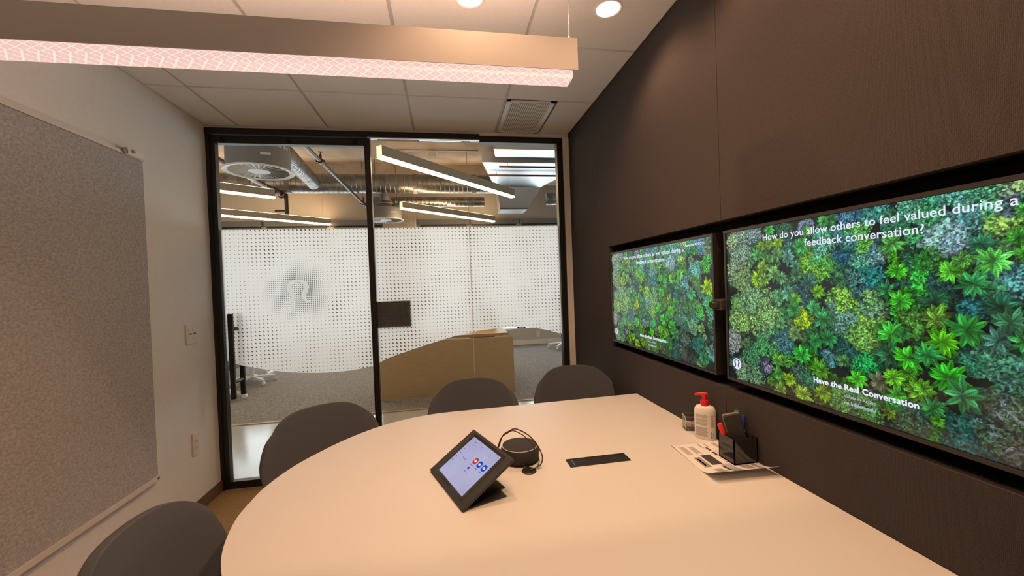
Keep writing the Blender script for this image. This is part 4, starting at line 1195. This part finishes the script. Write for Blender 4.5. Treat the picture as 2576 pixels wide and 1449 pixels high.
def spiral(name, p, q, rad, label, cat='duct', pitch=.075, bands=(), m_='galv', group='galvanised air ducts'):
    p, q = Vector(p), Vector(q); d = q - p; ln = d.length
    Mx = d.to_track_quat('Z', 'Y').to_matrix().to_4x4()
    pr = []; n = int(ln / pitch)
    for k in range(n + 1):
        z = k * pitch
        if z + .02 > ln: break
        pr += [(rad, z), (rad, z + pitch * .78), (rad * 1.028, z + pitch * .84), (rad * 1.028, z + pitch * .94)]
    pr += [(rad, ln)]
    t = thing(name, label, cat, p, 0, group)
    MB().lathe(pr, 36, Mx).build('tube', M[m_], t)
    for s in bands:
        MB().lathe([(rad * 1.0, s - .035), (rad * 1.06, s - .035), (rad * 1.06, s + .035), (rad * 1.0, s + .035)], 36, Mx, cap=False).build('collar', M['drum'], t)
    return t
spiral('spiral_duct', (OFF_L + .05, 6.90, 3.075), (.895, 6.90, 3.075), .155, 'thick spiral air duct running across the office under the slab', bands=(3.2, 3.75, 5.72, 6.70))
spiral('spiral_duct', (-1.25, 7.35, 2.865), (.75, 7.35, 2.865), .088, 'thinner spiral air duct just below the thick one', bands=(1.78,))
spiral('spiral_duct', (-1.80, 4.575, 3.02), (-1.96, 6.62, 3.02), .105, 'short branch duct running back from the large drum diffuser', pitch=.05)
t = thing('flexible_duct', 'short vertical duct stub on top of the smaller drum diffuser', 'duct', (-.94, 7.0, 2.748))
MB().lathe([(.125, 0), (.125, .02), (.088, .06), (.088, .165)], 28, cap=False).build('stub', M['galv'], t)
MB().lathe([(.130, .0), (.130, .02), (.12, .02)], 28, cap=False).build('collar', M['drum'], t)
t = thing('flexible_duct', 'curved duct elbow joining the large drum diffuser to its branch duct', 'duct', (-1.665, 4.05, 2.735))
MB().tube(spline([(0, 0, 0), (0, .05, .16), (-.04, .20, .28), (-.135, .50, .285)], 8), .10, 20).build('elbow', M['galv'], t)
MB().lathe([(.112, -.005), (.112, .03), (.10, .03)], 28, cap=False).build('collar', M['drum'], t)
# rectangular trunk duct
rd = thing('rectangular_duct', 'wide bright rectangular air duct high up by the fabric wall side', 'duct', (1.4, 6.0, 3.0), 0, None)
O = Matrix.Translation((-1.4, -6.0, 0))
MB().prism([(.56, 5.40), (2.05, 5.40), (1.71, 6.78), (.905, 6.78)], .0, .42, O).build('trunk', M['galvb'], rd)
MB().prism([(.66, 4.92), (3.6, 4.92), (3.6, 5.22), (.72, 5.22)], .02, .40, O).build('branch', M['galvb'], rd)
hp = MB(); a_ = [(.93, 6.80), (1.74, 6.80), (1.80, 7.45), (1.0, 7.45)]; c_ = [(1.02, 7.0), (1.50, 7.0), (1.50, 7.40), (1.04, 7.40)]
va = [hp.bm.verts.new(O @ Vector((x, y, .03))) for x, y in a_]; vb = [hp.bm.verts.new(O @ Vector((x, y, -.33))) for x, y in c_]
hp.bm.faces.new(va); hp.bm.faces.new(vb[::-1])
for i in range(4): hp.bm.faces.new((va[i], va[(i + 1) % 4], vb[(i + 1) % 4], vb[i]))
hp.build('plenum', M['galvb'], rd)
fl = MB(); fl.prism([(1.01, 6.985), (1.51, 6.985), (1.51, 7.41), (1.03, 7.41)], -.345, -.328, O); fl.build('flange', M['drum'], rd)
spiral('spiral_duct', (1.90, 7.15, 2.87), (4.4, 7.15, 2.87), .105, 'round duct leaving the bright rectangular duct beside the glass edge', bands=(.06,))
for (y, z, x0_, lab) in ((5.88, 2.955, .70, 'thin copper-coloured rod below the bright rectangular duct, nearer one'), (5.46, 2.96, .80, 'thin dark rod below the bright rectangular duct, upper one')):
    o = MB().cyl((x0_, y, z), (3.5, y, z), .014, 10).build('support_rod', M['pipered']); tag(o, lab, 'rod')
    for x in (x0_ + .12, 1.7): MB().cyl((x, y, z), (x, y, 3.0), .004, 6).build('hanger', M['alu'], o)

def pipe(x, z, y0, y1, rad, label, heads, drop=False):
    t = thing('sprinkler_pipe', label, 'pipe', (x, y0, z), 0, 'black sprinkler pipes')
    MB().cyl((0, 0, 0), (0, y1 - y0, 0), rad, 14).build('pipe', M['pipe'], t)
    for y in (y0 + .6, y1 - .35): MB().cyl((0, y - y0, rad), (0, y - y0, OFF_Z - z), .004, 6).build('hanger_rod', M['pipe'], t)
    for y in heads:
        b = MB(); b.cyl((0, y - y0 - .03, 0), (0, y - y0 + .03, 0), rad * 1.5, 12); b.cyl((0, y - y0, 0), (0, y - y0, .075), rad * .7, 10); b.cyl((-.05, y - y0, .0), (.05, y - y0, .0), rad * .6, 10)
        b.lathe([(0, .10), (.030, .10), (.030, .106), (0, .106)], 14, Matrix.Translation((0, y - y0, 0))); b.cyl((0, y - y0, .075), (0, y - y0, .10), .006, 8)
        b.build('sprinkler_head', M['pipered'], t)
    if drop:
        y = y1 - y0
        b = MB(); b.cyl((0, y - .36, 0), (0, y - .26, 0), rad * 1.7, 14); b.cyl((0, y - .08, 0), (0, y + .02, 0), rad * 1.7, 14); b.cyl((-.10, y - .17, .05), (.06, y - .17, -.03), rad * .8, 10); b.lathe([(0, 0), (.05, 0), (.05, .02), (0, .02)], 16, Matrix.Translation((.06, y - .17, .02)))
        b.build('valve', M['pipered'], t)
        b = MB(); b.cyl((.05, y - .03, .02), (.05, y - .03, -.30), rad * .8, 12); b.cyl((-.12, y - .03, -.24), (.05, y - .03, -.24), rad * .4, 8)
        b.build('drain_drop', M['pipe'], t)
    return t
pipe(-1.375, 2.85, 3.6, 7.75, .022, 'black sprinkler pipe running back over the door, with two heads', (4.95, 7.42))
pipe(-2.43, 2.835, 3.8, 6.71, .034, 'thicker black sprinkler pipe ending in a valve behind the large drum', (), True)

o = MB().cyl((-1.02, 6.76, 3.587), (.64, 6.73, 3.587), .013, 10).build('conduit', M['alu']); tag(o, 'thin metal conduit under the slab above the nearest linear pendant', 'conduit')
jb = thing('junction_box', 'small pale junction box hanging on the thin conduit', 'junction box', (-.125, 6.745, 3.524))
MB().box((-.06, -.05, -.05), (.06, .05, .04), bev=.004).build('box', M['ring'], jb)
MB().box((-.075, -.03, .04), (.075, .03, .05)).build('bracket', M['white'], jb)
for (x, y, z, lab) in ((-.38, 6.62, 2.905, 'white disc on the thick duct underside, upper of two'), (-.47, 7.26, 2.80, 'white disc on the thin duct underside, lower of two')):
    o = MB().lathe([(0, 0), (.055, .0), (.062, .012), (.05, .03), (0, .03)], 24, Matrix.Translation((x, y, z))).build('ceiling_disc', M['white']); tag(o, lab, 'detector')
for (x, lab) in ((1.95, 'outlet plate low on the office back wall, farther from the glass edge'), (2.46, 'outlet plate low on the office back wall, next to the glass edge')):
    o = MB().box((x - .04, OFF_Y - .012, .15), (x + .04, OFF_Y - .0005, .28), bev=.003).build('wall_outlet', M['plate']); tag(o, lab, 'outlet')
